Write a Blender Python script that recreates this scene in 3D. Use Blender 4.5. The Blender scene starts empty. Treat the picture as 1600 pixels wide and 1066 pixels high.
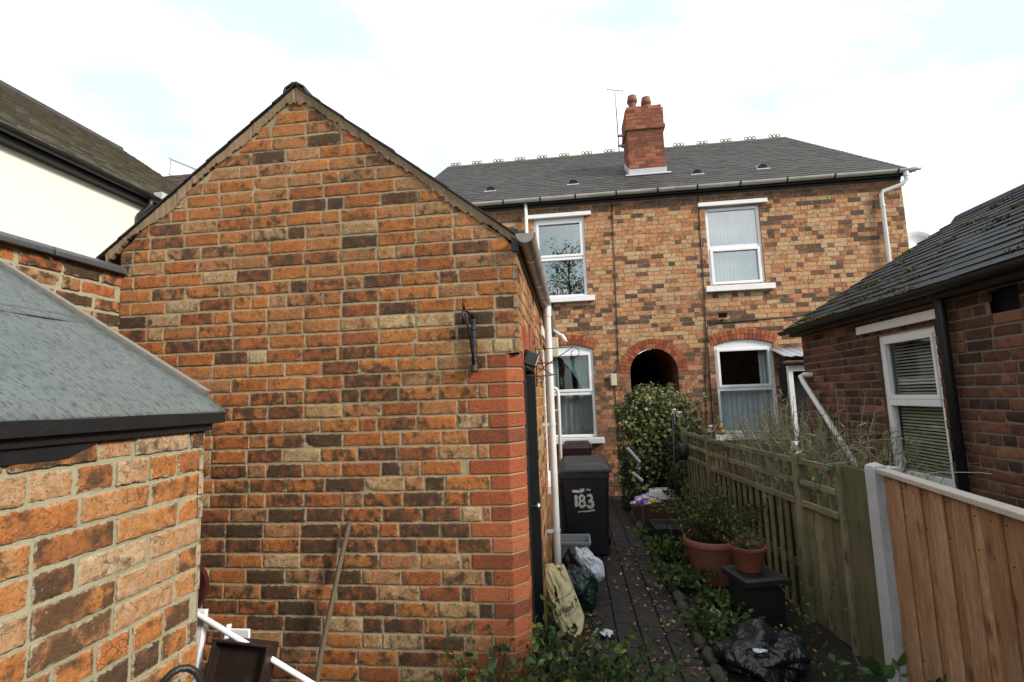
import bpy, math, random
import numpy as np
from mathutils import Vector, Matrix, noise

R = math.radians
rng = random.Random(7)
sc = bpy.context.scene
col = sc.collection

# ------------------------------------------------------------------ helpers
def V(*a): return np.array(a, float)

class MB:
    """collects vertices/faces (+ per-vertex colour and brick coordinates) for ONE mesh object"""
    def __init__(s):
        s.v, s.f, s.c, s.b, s.n = [], [], [], [], 0
    def add(s, vs, fs, c=(.5, .5, .5, 1), b=None):
        vs = np.asarray(vs, float).reshape(-1, 3)
        k = len(vs)
        s.v.append(vs)
        o = s.n
        s.f.extend([tuple(i + o for i in f) for f in fs])
        cc = np.asarray(c, float)
        s.c.append(np.tile(cc, (k, 1)) if cc.ndim == 1 else cc)
        s.b.append(np.full((k, 3), .05) if b is None else np.asarray(b, float))
        s.n += k
        return s
    def box(s, c, d, rot=None, col=(.5, .5, .5, 1)):
        x, y, z = [q / 2 for q in d]
        vs = np.array([(i, j, k) for i in (-x, x) for j in (-y, y) for k in (-z, z)])
        if rot is not None: vs = vs @ np.array(rot).T
        s.add(vs + np.array(c), [(0, 1, 3, 2), (4, 6, 7, 5), (0, 4, 5, 1), (2, 3, 7, 6), (0, 2, 6, 4), (1, 5, 7, 3)], col)
        return s
    def bb(s, x0, x1, y0, y1, z0, z1, col=(.5, .5, .5, 1)):
        return s.box(((x0+x1)/2, (y0+y1)/2, (z0+z1)/2), (abs(x1-x0), abs(y1-y0), abs(z1-z0)), None, col)
    def quad(s, a, b, c, d, col=(.5, .5, .5, 1)):
        return s.add([a, b, c, d], [(0, 1, 2, 3)], col)
    def tube(s, pts, r, n=10, cap=True, col=(.5, .5, .5, 1)):
        pts = [np.array(p, float) for p in pts]
        rs = r if isinstance(r, (list, tuple)) else [r] * len(pts)
        vs = []
        up = None
        for i, p in enumerate(pts):
            t = pts[min(i+1, len(pts)-1)] - pts[max(i-1, 0)]
            t = t / (np.linalg.norm(t) + 1e-9)
            if up is None:
                up = np.cross(t, (0, 0, 1) if abs(t[2]) < .9 else (0, 1, 0))
            up = up - t * (up @ t); up /= np.linalg.norm(up) + 1e-9
            w = np.cross(t, up)
            for k in range(n):
                a = 2*math.pi*k/n
                vs.append(p + rs[i]*(math.cos(a)*up + math.sin(a)*w))
        fs = []
        for i in range(len(pts)-1):
            for k in range(n):
                k2 = (k+1) % n
                fs.append((i*n+k, i*n+k2, (i+1)*n+k2, (i+1)*n+k))
        if cap:
            fs.append(tuple(range(n))[::-1]); fs.append(tuple(range((len(pts)-1)*n, len(pts)*n)))
        s.add(vs, fs, col)
        return s
    def lathe(s, prof, c=(0, 0, 0), n=28, col=(.5, .5, .5, 1), rot=None):
        vs, fs = [], []
        for r, z in prof:
            for k in range(n):
                a = 2*math.pi*k/n
                vs.append((r*math.cos(a), r*math.sin(a), z))
        for i in range(len(prof)-1):
            for k in range(n):
                k2 = (k+1) % n
                fs.append((i*n+k, i*n+k2, (i+1)*n+k2, (i+1)*n+k))
        vs = np.array(vs)
        if rot is not None: vs = vs @ np.array(rot).T
        s.add(vs + np.array(c), fs, col)
        return s
    def prism(s, poly, ax, a, b, col=(.5, .5, .5, 1)):
        """poly in the two other axes, extruded along axis ax from a to b"""
        n = len(poly); vs = []
        for t in (a, b):
            for p, q in poly:
                vs.append({'x': (t, p, q), 'y': (p, t, q), 'z': (p, q, t)}[ax])
        fs = [tuple(range(n)), tuple(range(n, 2*n))[::-1]]
        for i in range(n):
            j = (i+1) % n
            fs.append((i, i+n, j+n, j))
        s.add(vs, fs, col)
        return s
    def build(s, name, mat, parent=None, smooth=False, bevel=0, auto=None, solid=0):
        me = bpy.data.meshes.new(name)
        vs = np.concatenate(s.v) if s.v else np.zeros((0, 3))
        me.from_pydata(vs.tolist(), [], s.f)
        a = me.attributes.new('bcol', 'FLOAT_COLOR', 'POINT')
        a.data.foreach_set('color', np.concatenate(s.c).ravel().astype(np.float32))
        a = me.attributes.new('bpos', 'FLOAT_VECTOR', 'POINT')
        a.data.foreach_set('vector', np.concatenate(s.b).ravel().astype(np.float32))
        if smooth:
            me.polygons.foreach_set('use_smooth', [True]*len(me.polygons))
            if auto: me.set_sharp_from_angle(angle=R(auto))
        me.update()
        me.materials.append(mat)
        o = bpy.data.objects.new(name, me)
        col.objects.link(o)
        if parent is not None:
            o.parent = parent
            o.matrix_parent_inverse = parent_mw(parent).inverted()
        if solid:
            m = o.modifiers.new('Solidify', 'SOLIDIFY'); m.thickness = solid; m.offset = 0
        if bevel:
            m = o.modifiers.new('Bevel', 'BEVEL'); m.width = bevel; m.segments = 2; m.limit_method = 'ANGLE'; m.angle_limit = R(40)
        return o

def parent_mw(o):
    m = Matrix.Translation(o.location) @ o.rotation_euler.to_matrix().to_4x4()
    if o.parent is not None:
        m = parent_mw(o.parent) @ o.matrix_parent_inverse @ m
    return m

def thing(name, label, cat, loc=(0, 0, 0), group=None):
    o = bpy.data.objects.new(name, None); col.objects.link(o)
    o.location = loc; o.empty_display_size = .1
    o['label'] = label; o['category'] = cat
    if group: o['group'] = group
    return o
def tag(o, label, cat, group=None, kind=None):
    o['label'] = label; o['category'] = cat
    if group: o['group'] = group
    if kind: o['kind'] = kind
    return o
def copy_tree(o, parent=None):
    c = o.copy(); col.objects.link(c)
    if parent is not None: c.parent = parent
    for ch in [x for x in col.objects if x.parent == o]: copy_tree(ch, c)
    return c
def rotz(a):
    c, s = math.cos(a), math.sin(a); return np.array([[c, -s, 0], [s, c, 0], [0, 0, 1]])
def rotx(a):
    c, s = math.cos(a), math.sin(a); return np.array([[1, 0, 0], [0, c, -s], [0, s, c]])
def roty(a):
    c, s = math.cos(a), math.sin(a); return np.array([[c, 0, s], [0, 1, 0], [-s, 0, c]])

# ------------------------------------------------------------------ materials
class NT:
    def __init__(s, name):
        s.m = bpy.data.materials.new(name); s.m.use_nodes = True
        s.t = s.m.node_tree; s.t.nodes.clear()
        s.out = s.t.nodes.new('ShaderNodeOutputMaterial')
    def n(s, typ, **kw):
        nd = s.t.nodes.new('ShaderNode' + typ)
        for k, v in kw.items():
            if k.startswith('i_'):
                key = k[2:]
                key = int(key) if key.isdigit() else key.replace('_', ' ')
                inp = nd.inputs[key]
                if hasattr(v, 'node') and hasattr(v, 'is_output'): s.t.links.new(v, inp)
                else: inp.default_value = v
            else: setattr(nd, k, v)
        return nd
    def ramp(s, fac, stops, interp='LINEAR'):
        r = s.n('ValToRGB'); s.t.links.new(fac, r.inputs[0])
        cr = r.color_ramp; cr.interpolation = interp
        while len(cr.elements) < len(stops): cr.elements.new(.5)
        for e, (p, c) in zip(cr.elements, stops):
            e.position = p; e.color = tuple(c) + (1,) if len(c) == 3 else c
        return r.outputs[0]
    def noise(s, vec, scale, detail=3, rough=.6, out=0):
        nd = s.n('TexNoise', i_Scale=scale, i_Detail=detail, i_Roughness=rough)
        if vec is not None: s.t.links.new(vec, nd.inputs['Vector'])
        return nd.outputs[out]
    def math(s, op, a, b=0.0, clamp=False):
        nd = s.n('Math', operation=op, use_clamp=clamp, i_0=a, i_1=b); return nd.outputs[0]
    def mix(s, fac, a, b, blend='MIX'):
        nd = s.n('Mix', data_type='RGBA', blend_type=blend)
        for i, v in ((0, fac), (6, a), (7, b)):
            if hasattr(v, 'is_output'): s.t.links.new(v, nd.inputs[i])
            else: nd.inputs[i].default_value = v if i == 0 or len(v) == 4 else tuple(v) + (1,)
        return nd.outputs[2]
    def pos(s): return s.n('NewGeometry').outputs['Position']
    def opos(s): return s.n('TexCoord').outputs['Object']
    def bump(s, h, strength=.5, dist=.01, normal=None):
        nd = s.n('Bump', i_Strength=strength, i_Distance=dist, i_Height=h)
        if normal is not None: s.t.links.new(normal, nd.inputs['Normal'])
        return nd.outputs[0]
    def fin(s, color, rough=.8, normal=None, metallic=0.0, spec=.5, **kw):
        p = s.n('BsdfPrincipled')
        for k, v in (('Base Color', color), ('Roughness', rough), ('Metallic', metallic), ('Specular IOR Level', spec)):
            if hasattr(v, 'is_output'): s.t.links.new(v, p.inputs[k])
            else: p.inputs[k].default_value = (tuple(v) + (1,)) if isinstance(v, (tuple, list)) and len(v) == 3 else v
        for k, v in kw.items():
            p.inputs[k.replace('_', ' ')].default_value = v
        if normal is not None: s.t.links.new(normal, p.inputs['Normal'])
        s.t.links.new(p.outputs[0], s.out.inputs[0])
        return s.m

def brick_mat(name, ramp, dark=.5, fine=1.0, soot=.0, smear=(.36, .28, .18), sm=.8, wash=.35):
    t = NT(name); p = t.pos()
    at = t.n('Attribute', attribute_name='bcol'); bp = t.n('Attribute', attribute_name='bpos')
    sep = t.n('SeparateColor'); t.t.links.new(at.outputs['Color'], sep.inputs[0])
    tone, rnd, typ = sep.outputs[0], sep.outputs[1], sep.outputs[2]
    sb = t.n('SeparateXYZ'); t.t.links.new(bp.outputs['Vector'], sb.inputs[0])
    # each brick gets its own slice of noise so that marks stop at its edges
    off = t.n('CombineXYZ', i_X=t.math('MULTIPLY', rnd, 61.0), i_Y=t.math('MULTIPLY', tone, 17.0), i_Z=t.math('MULTIPLY', rnd, 23.0))
    pv = t.n('VectorMath', operation='ADD'); t.t.links.new(p, pv.inputs[0]); t.t.links.new(off.outputs[0], pv.inputs[1]); q = pv.outputs[0]
    big = t.noise(q, 16*fine, 6, .75)
    tt = t.math('ADD', tone, t.math('MULTIPLY', t.math('SUBTRACT', big, .5), .85))
    base = t.ramp(tt, ramp)
    # vertical kiln bands inside the brick
    cb = t.n('CombineXYZ', i_X=t.math('MULTIPLY', sb.outputs[0], 2.6), i_Y=t.math('MULTIPLY', sb.outputs[1], .7), i_Z=t.math('MULTIPLY', rnd, 40.0))
    band = t.noise(cb.outputs[0], 1.5, 2, .5)
    wob = t.noise(q, 24*fine, 5, .75)
    bsum = t.math('ADD', band, t.math('MULTIPLY', t.math('SUBTRACT', wob, .5), .7))
    thr = t.math('SUBTRACT', .72, t.math('MULTIPLY', typ, .4))
    dk = t.n('MapRange', i_Value=bsum, i_1=t.math('SUBTRACT', thr, .10), i_2=t.math('ADD', thr, .16), i_3=0.0, i_4=dark, clamp=True)
    dk.interpolation_type = 'SMOOTHSTEP'
    cdark = t.mix(t.noise(q, 30*fine, 4, .7), (.022, .02, .016), (.10, .06, .036))
    c1 = t.mix(dk.outputs[0], base, cdark)
    # brown weather wash, crevices, speckle, lime
    ws = t.n('MapRange', i_Value=t.noise(q, 34*fine, 5, .8), i_1=.42, i_2=.7, i_3=0.0, i_4=wash)
    c1 = t.mix(ws.outputs[0], c1, (.10, .058, .03))
    vo = t.n('TexVoronoi', feature='DISTANCE_TO_EDGE', i_Scale=24.0*fine); wv = t.n('VectorMath', operation='ADD'); t.t.links.new(q, wv.inputs[0])
    nv_ = t.n('TexNoise', i_Scale=30.0*fine, i_Detail=2.0); t.t.links.new(q, nv_.inputs['Vector'])
    sc_ = t.n('VectorMath', operation='SCALE'); sc_.inputs['Scale'].default_value = .03; t.t.links.new(nv_.outputs['Color'], sc_.inputs[0]); t.t.links.new(sc_.outputs[0], wv.inputs[1]); t.t.links.new(wv.outputs[0], vo.inputs['Vector'])
    cr = t.n('MapRange', i_Value=vo.outputs['Distance'], i_1=.0, i_2=.028, i_3=1.0, i_4=0.0)
    crm = t.math('MULTIPLY', cr.outputs[0], t.n('MapRange', i_Value=t.noise(q, 8*fine, 2), i_1=.5, i_2=.62, i_3=0.0, i_4=.7).outputs[0])
    c1 = t.mix(crm, c1, (.04, .025, .016))
    sp = t.noise(p, 100*fine, 4, .75)
    spm = t.n('MapRange', i_Value=sp, i_1=.54, i_2=.66, i_3=0.0, i_4=.75)
    c2 = t.mix(spm.outputs[0], c1, (.035, .024, .017))
    lpm = t.n('MapRange', i_Value=t.noise(p, 90*fine, 2, .5), i_1=.70, i_2=.76, i_3=0.0, i_4=.4)
    c3 = t.mix(lpm.outputs[0], c2, (.55, .45, .33))
    # mortar smeared over the arrises (bpos.z = distance to the brick's edge)
    ed = t.math('ADD', sb.outputs[2], t.math('MULTIPLY', t.math('SUBTRACT', t.noise(p, 42*fine, 5, .75), .5), .034))
    em = t.n('MapRange', i_Value=ed, i_1=-.001, i_2=.004, i_3=sm, i_4=0.0)
    c3 = t.mix(em.outputs[0], c3, smear)
    st = t.noise(p, 1.7, 4, .6)
    stm = t.n('MapRange', i_Value=st, i_1=.45, i_2=.75, i_3=0.0, i_4=soot)
    c4 = t.mix(stm.outputs[0], c3, (.05, .04, .028))
    h = t.math('ADD', t.math('MULTIPLY', t.noise(p, 55*fine, 5, .7), 1.0), t.math('MULTIPLY', t.noise(p, 230*fine, 3, .7), .45))
    h = t.math('SUBTRACT', h, t.math('MULTIPLY', crm, .5))
    return t.fin(c4, .9, t.bump(h, .9, .007/fine), spec=.2)

def mortar_mat(name, c1, c2, moss=0.0, fine=1.0):
    t = NT(name); p = t.pos()
    n = t.noise(p, 14*fine, 4, .7)
    c = t.mix(n, c1, c2)
    g = t.noise(p, 220*fine, 2, .8)
    c = t.mix(t.math('MULTIPLY', g, .45), c, (.12, .1, .07))
    if moss:
        m = t.n('MapRange', i_Value=t.noise(p, 2.3, 4, .65), i_1=.48, i_2=.7, i_3=0.0, i_4=moss)
        c = t.mix(m.outputs[0], c, (.11, .11, .045))
    h = t.math('ADD', t.noise(p, 45*fine, 4, .7), t.math('MULTIPLY', t.noise(p, 260*fine, 2, .8), .5))
    return t.fin(c, .95, t.bump(h, .9, .006/fine), spec=.15)

def plain(name, c, rough=.6, var=.15, scale=12, bump=.2, metallic=0.0, spec=.5, dirt=0.0, dirtc=(.08, .07, .05), bscale=None, **kw):
    t = NT(name); p = t.opos()
    n = t.noise(p, scale, 5, .65)
    dk = tuple(q*(1-var*1.6) for q in c); lt = tuple(min(1, q*(1+var)) for q in c)
    cc = t.mix(n, dk, lt)
    if dirt:
        m = t.n('MapRange', i_Value=t.noise(p, scale*.35+2, 6, .7), i_1=.5, i_2=.72, i_3=0.0, i_4=dirt)
        cc = t.mix(m.outputs[0], cc, dirtc)
    nr = t.bump(t.noise(p, bscale or scale*6, 4, .7), bump, .004) if bump else None
    return t.fin(cc, rough, nr, metallic, spec, **kw)

def leaf_mat(name, stops, rough=.5, trans=.35):
    t = NT(name)
    at = t.n('Attribute', attribute_name='bcol')
    sep = t.n('SeparateColor'); t.t.links.new(at.outputs['Color'], sep.inputs[0])
    c = t.ramp(sep.outputs[0], stops)
    v = t.n('HueSaturation', i_Value=t.math('ADD', .65, t.math('MULTIPLY', sep.outputs[1], .7)))
    t.t.links.new(c, v.inputs['Color'])
    c = v.outputs[0]
    p = t.n('BsdfPrincipled', i_Roughness=rough); t.t.links.new(c, p.inputs['Base Color'])
    p.inputs['Specular IOR Level'].default_value = .4
    tr = t.n('BsdfTranslucent'); t.t.links.new(c, tr.inputs[0])
    mx = t.n('MixShader', i_0=trans); t.t.links.new(p.outputs[0], mx.inputs[1]); t.t.links.new(tr.outputs[0], mx.inputs[2])
    t.t.links.new(mx.outputs[0], t.out.inputs[0])
    return t.m

def wood_mat(name, c1, c2, stain=(.05, .06, .03), st=.3, axis='z', knots=True, scale=1.0, rough=.8):
    t = NT(name); o = t.pos()
    at = t.n('Attribute', attribute_name='bcol')
    sep = t.n('SeparateColor'); t.t.links.new(at.outputs['Color'], sep.inputs[0])
    mp = t.n('Mapping'); t.t.links.new(o, mp.inputs['Vector'])
    s = {'z': (14, 14, 1.1), 'y': (14, 1.1, 14), 'x': (1.1, 14, 14)}[axis]
    mp.inputs['Scale'].default_value = [q*scale for q in s]
    off = t.n('CombineXYZ', i_X=t.math('MULTIPLY', sep.outputs[1], 37.0), i_Z=t.math('MULTIPLY', sep.outputs[1], 11.0))
    ad = t.n('VectorMath', operation='ADD'); t.t.links.new(mp.outputs[0], ad.inputs[0]); t.t.links.new(off.outputs[0], ad.inputs[1])
    g = t.n('TexNoise', i_Scale=1.6, i_Detail=4, i_Roughness=.6, i_Distortion=1.2); t.t.links.new(ad.outputs[0], g.inputs['Vector'])
    w = t.math('SINE', t.math('MULTIPLY', g.outputs[0], 38.0))
    gr = t.math('ADD', t.math('MULTIPLY', w, .3), g.outputs[0])
    c = t.mix(gr, c1, c2)
    c = t.mix(t.math('MULTIPLY', sep.outputs[0], .7), c, tuple(q*.45 for q in c1))
    if knots:
        vo = t.n('TexVoronoi', i_Scale=1.0); mp2 = t.n('Mapping'); t.t.links.new(ad.outputs[0], mp2.inputs['Vector'])
        mp2.inputs['Scale'].default_value = (.6, .6, 3.2)
        t.t.links.new(mp2.outputs[0], vo.inputs['Vector'])
        k = t.n('MapRange', i_Value=vo.outputs['Distance'], i_1=.06, i_2=.26, i_3=.9, i_4=0.0)
        c = t.mix(k.outputs[0], c, tuple(q*.28 for q in c1))
    m = t.n('MapRange', i_Value=t.noise(o, 1.7, 5, .7), i_1=.42, i_2=.66, i_3=0.0, i_4=st)
    c = t.mix(m.outputs[0], c, stain)
    return t.fin(c, rough, t.bump(gr, .5, .003), spec=.25)

def slate_mat(name, c1, c2, moss=0.0, lich=.3, rough=.7):
    t = NT(name); p = t.pos()
    at = t.n('Attribute', attribute_name='bcol')
    sep = t.n('SeparateColor'); t.t.links.new(at.outputs['Color'], sep.inputs[0])
    c = t.mix(sep.outputs[0], c1, c2)
    c = t.mix(t.math('MULTIPLY', t.noise(p, 6, 4, .7), .5), c, tuple(q*.5 for q in c1))
    l = t.n('MapRange', i_Value=t.noise(p, 11, 3, .6), i_1=.66, i_2=.72, i_3=0.0, i_4=lich)
    c = t.mix(l.outputs[0], c, (.3, .3, .26))
    if moss:
        m = t.n('MapRange', i_Value=t.noise(p, 2.2, 5, .7), i_1=.5, i_2=.66, i_3=0.0, i_4=moss)
        c = t.mix(m.outputs[0], c, (.10, .095, .03))
    return t.fin(c, rough, t.bump(t.noise(p, 70, 4, .7), .5, .004), spec=.35)

RAMP_G = [(0.0, (.05, .036, .026)), (.12, (.13, .055, .03)), (.26, (.27, .085, .034)), (.42, (.43, .14, .04)), (.58, (.5, .19, .055)), (.72, (.37, .17, .08)), (.86, (.46, .27, .12)), (1, (.52, .38, .21))]
RAMP_H = [(0.0, (.11, .08, .068)), (.13, (.22, .12, .075)), (.28, (.4, .17, .09)), (.45, (.54, .255, .125)), (.62, (.58, .31, .155)), (.8, (.54, .34, .19)), (1, (.57, .40, .24))]
RAMP_R = [(0.0, (.03, .021, .02)), (.3, (.115, .048, .036)), (.6, (.195, .075, .048)), (.85, (.25, .108, .066)), (1, (.3, .14, .07))]
RAMP_L = [(0.0, (.06, .04, .032)), (.15, (.17, .075, .04)), (.32, (.32, .12, .045)), (.5, (.46, .17, .048)), (.66, (.48, .22, .08)), (.82, (.46, .27, .14)), (1, (.52, .38, .24))]
M = {}
M['brick_g'] = brick_mat('brick_gable', RAMP_G, .92, 1.0, .42, (.38, .29, .185), .75, .55)
M['brick_l'] = brick_mat('brick_shed', RAMP_L, .85, 1.0, .0, (.4, .36, .25), .8, .45)
M['brick_h'] = brick_mat('brick_house', RAMP_H, .55, .8, .25, (.34, .25, .16), .8, .22)
M['brick_r'] = brick_mat('brick_dark_red', RAMP_R, .6, 1.0, .3, (.15, .11, .085), .5, .2)
M['brick_q'] = brick_mat('brick_red_quoin', [(0, (.2, .06, .032)), (.45, (.36, .092, .038)), (1, (.43, .14, .06))], .4, 1.0, .15, (.38, .29, .185), .7, .3)
M['brick_c'] = brick_mat('brick_chimney', [(0, (.2, .06, .04)), (.5, (.33, .1, .06)), (1, (.4, .15, .09))], .45, .7, .25)
M['mort_g'] = mortar_mat('mortar_sand', (.36, .275, .17), (.47, .37, .24), .4)
M['mort_l'] = mortar_mat('mortar_grey_green', (.36, .33, .22), (.48, .44, .31), .35)
M['mort_h'] = mortar_mat('mortar_house', (.34, .25, .16), (.46, .35, .23), .2)
M['mort_r'] = mortar_mat('mortar_dark', (.19, .15, .125), (.28, .225, .185), .1)
M['render_m'] = mortar_mat('verge_mortar', (.26, .165, .105), (.4, .27, .175), .5)
M['slate'] = slate_mat('slate_roof', (.038, .033, .033), (.066, .057, .057), .15, .3)
M['slate_r'] = slate_mat('dark_tile_roof', (.012, .011, .014), (.022, .02, .026), .0, .08, .65)
M['slate_c'] = slate_mat('mossy_tile_roof', (.075, .062, .045), (.135, .115, .085), .8, .3)
M['upvc'] = plain('white_upvc', (.78, .78, .8), .35, .05, 5, 0.0, dirt=.12, dirtc=(.4, .4, .36))
M['sill'] = plain('painted_sill', (.76, .76, .78), .55, .08, 7, .2, dirt=.2, dirtc=(.35, .33, .3))
M['pipe'] = plain('grey_white_pipe', (.68, .68, .68), .4, .08, 5, .05, dirt=.35, dirtc=(.35, .34, .3))
M['gutter'] = plain('weathered_gutter', (.27, .24, .22), .35, .3, 5, .15, dirt=.5, dirtc=(.06, .05, .04))
M['gutter_h'] = plain('house_gutter', (.5, .5, .47), .5, .2, 4, .1, dirt=.5, dirtc=(.13, .13, .1))
M['black'] = plain('black_paint', (.012, .012, .013), .4, .3, 20, .4, dirt=.3, dirtc=(.03, .028, .026))
M['blackgloss'] = plain('black_gloss', (.012, .013, .016), .16, .3, 14, .25)
M['iron'] = plain('black_iron', (.012, .012, .013), .35, .4, 60, .6)
M['rust'] = plain('rusty_iron', (.09, .03, .015), .8, .4, 60, .6)
M['steel'] = plain('brushed_steel', (.62, .6, .58), .28, .1, 30, .1, 1.0)
M['aerial'] = plain('aerial_metal', (.25, .25, .27), .5, .2, 30, 0, .6)
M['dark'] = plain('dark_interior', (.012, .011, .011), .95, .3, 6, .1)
M['crest'] = plain('weathered_ridge', (.16, .11, .085), .85, .3, 6, .3, dirt=.5, dirtc=(.09, .08, .07))
M['lead'] = plain('lead_flashing', (.45, .46, .48), .5, .2, 14, .4)
M['leadmetal'] = plain('corrugated_zinc', (.33, .36, .4), .45, .2, 8, .3)
M['terra'] = plain('terracotta', (.2, .055, .032), .75, .2, 9, .5, dirt=.45, dirtc=(.1, .06, .045))
M['terra_l'] = plain('terracotta_pale', (.27, .1, .07), .7, .2, 9, .4, dirt=.4, dirtc=(.14, .09, .07))
M['potclay'] = plain('chimney_pot_clay', (.19, .07, .045), .8, .3, 8, .5, dirt=.6, dirtc=(.05, .04, .035))
M['soil'] = plain('soil', (.014, .01, .008), 1, .5, 18, 1.0)
M['ground'] = plain('ground', (.035, .028, .02), 1, .4, 3, .8)
M['concrete'] = plain('pale_concrete', (.5, .5, .53), .8, .1, 16, .5, dirt=.25, dirtc=(.2, .2, .18), bscale=180)
M['coping'] = plain('blue_brick_coping', (.065, .068, .075), .45, .25, 10, .4, dirt=.5, dirtc=(.17, .17, .16))
M['cream'] = plain('cream_render', (.72, .7, .6), .9, .03, 2, .25, bscale=120)
M['binplastic'] = plain('bin_plastic', (.011, .012, .015), .45, .3, 7, .3, dirt=.3, dirtc=(.025, .026, .028))
M['binlid'] = plain('bin_lid_plastic', (.03, .031, .035), .45, .3, 7, .4, dirt=.4, dirtc=(.06, .06, .062))
M['binbrown'] = plain('brown_bin_plastic', (.06, .02, .016), .45, .25, 7, .2)
M['boxbrown'] = plain('brown_box_plastic', (.02, .011, .009), .5, .3, 9, .4, dirt=.4, dirtc=(.1, .06, .045))
M['crate'] = plain('grey_crate_plastic', (.3, .32, .35), .45, .1, 7, .1)
M['whitepaint'] = plain('white_wash_paint', (.62, .62, .62), .8, .25, 40, .3, dirt=.3, dirtc=(.1, .1, .1))
M['burgundy'] = plain('burgundy_vinyl', (.06, .012, .015), .3, .2, 7, .2)
M['stone'] = plain('mossy_edging_stone', (.05, .048, .035), .9, .4, 12, .8, dirt=.7, dirtc=(.06, .075, .02))
M['stick'] = plain('grey_broom_wood', (.13, .1, .065), .8, .25, 24, .4)
M['wicker'] = plain('rusty_trough', (.09, .035, .02), .8, .4, 14, .6)
M['tape'] = plain('ink', (.02, .018, .018), .7, .1, 10, 0)
M['greyblack'] = plain('black_planter_plastic', (.014, .014, .016), .5, .3, 12, .3)
M['beige'] = plain('beige_box_plastic', (.5, .47, .36), .6, .1, 10, .1)
M['duck'] = plain('duck_resin', (.42, .26, .06), .6, .3, 30, .4)
M['moss'] = leaf_mat('moss', [(0, (.035, .035, .012)), (.5, (.075, .075, .018)), (1, (.16, .15, .04))], .95, .1)
M['ivy'] = leaf_mat('ivy_leaves', [(0, (.012, .024, .008)), (.4, (.045, .07, .02)), (.62, (.11, .135, .035)), (.8, (.24, .25, .075)), (1, (.38, .36, .15))])
M['leafg'] = leaf_mat('green_leaves', [(0, (.015, .036, .01)), (.5, (.048, .1, .026)), (.85, (.12, .18, .045)), (1, (.27, .28, .07))])
M['leafolive'] = leaf_mat('olive_shrub_leaves', [(0, (.02, .036, .01)), (.5, (.06, .09, .022)), (.88, (.13, .14, .035)), (1, (.36, .24, .05))])
M['leafdry'] = leaf_mat('dry_stems', [(0, (.14, .11, .06)), (.45, (.33, .27, .17)), (.75, (.27, .28, .15)), (1, (.6, .54, .4))], .8, .2)
M['lav'] = leaf_mat('lavender_leaves', [(0, (.09, .11, .08)), (1, (.27, .31, .25))])
M['fallen'] = leaf_mat('fallen_leaves', [(0, (.08, .03, .012)), (.5, (.28, .12, .035)), (.8, (.42, .22, .07)), (1, (.5, .36, .18))], .7, .15)
M['bark'] = plain('bark', (.06, .045, .03), .9, .4, 14, .8)
M['oldwood'] = wood_mat('weathered_fence_wood', (.19, .16, .092), (.33, .28, .175), (.06, .08, .022), .75)
M['oldwood_shade'] = wood_mat('shaded_mossy_fence_wood', (.045, .04, .024), (.075, .065, .038), (.03, .045, .012), .8)  # mossy wood darkened to carry the shade of the gaps between pales
M['oldwood_r'] = wood_mat('weathered_rail_wood', (.2, .165, .1), (.35, .3, .19), (.06, .075, .025), .6, 'y')
M['newwood'] = wood_mat('new_fence_wood', (.4, .195, .095), (.68, .43, .26), (.24, .10, .045), .55, scale=1.0)
M['railwood'] = plain('pale_top_rail', (.5, .44, .39), .8, .15, 20, .3)
M['batten'] = plain('grey_batten', (.2, .18, .155), .85, .25, 22, .4)

def paver_mat():
    t = NT('dark_block_paving'); p = t.pos()
    at = t.n('Attribute', attribute_name='bcol'); sep = t.n('SeparateColor'); t.t.links.new(at.outputs['Color'], sep.inputs[0])
    c = t.mix(sep.outputs[0], (.008, .0075, .01), (.022, .02, .023))
    c = t.mix(t.math('MULTIPLY', t.noise(p, 9, 5, .7), .6), c, (.026, .022, .019))
    r = t.n('MapRange', i_Value=t.noise(p, 5, 4, .6), i_1=.35, i_2=.65, i_3=.45, i_4=.8)
    return t.fin(c, r.outputs[0], t.bump(t.noise(p, 80, 4, .7), .5, .004))
M['paver'] = paver_mat()

def felt_mat():
    t = NT('green_grey_roof_felt'); p = t.pos()
    n = t.noise(p, 6, 5, .7)
    c = t.mix(n, (.1, .12, .118), (.19, .212, .206))
    g = t.noise(p, 260, 3, .85)
    c = t.mix(t.n('MapRange', i_Value=g, i_1=.5, i_2=.7, i_3=0.0, i_4=.8).outputs[0], c, (.05, .055, .055))
    mp = t.n('Mapping'); t.t.links.new(p, mp.inputs['Vector']); mp.inputs['Scale'].default_value = (30, 90, 30)
    mp.inputs['Rotation'].default_value = (0, 0, .3)
    s = t.n('MapRange', i_Value=t.noise(mp.outputs[0], 1, 4, .7), i_1=.5, i_2=.64, i_3=0.0, i_4=.85)
    c = t.mix(s.outputs[0], c, (.05, .055, .06))
    h = t.math('ADD', g, t.math('MULTIPLY', t.noise(p, 12, 4, .6), 1.5))
    return t.fin(c, .9, t.bump(h, .7, .004), spec=.2)
M['felt'] = felt_mat()

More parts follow.
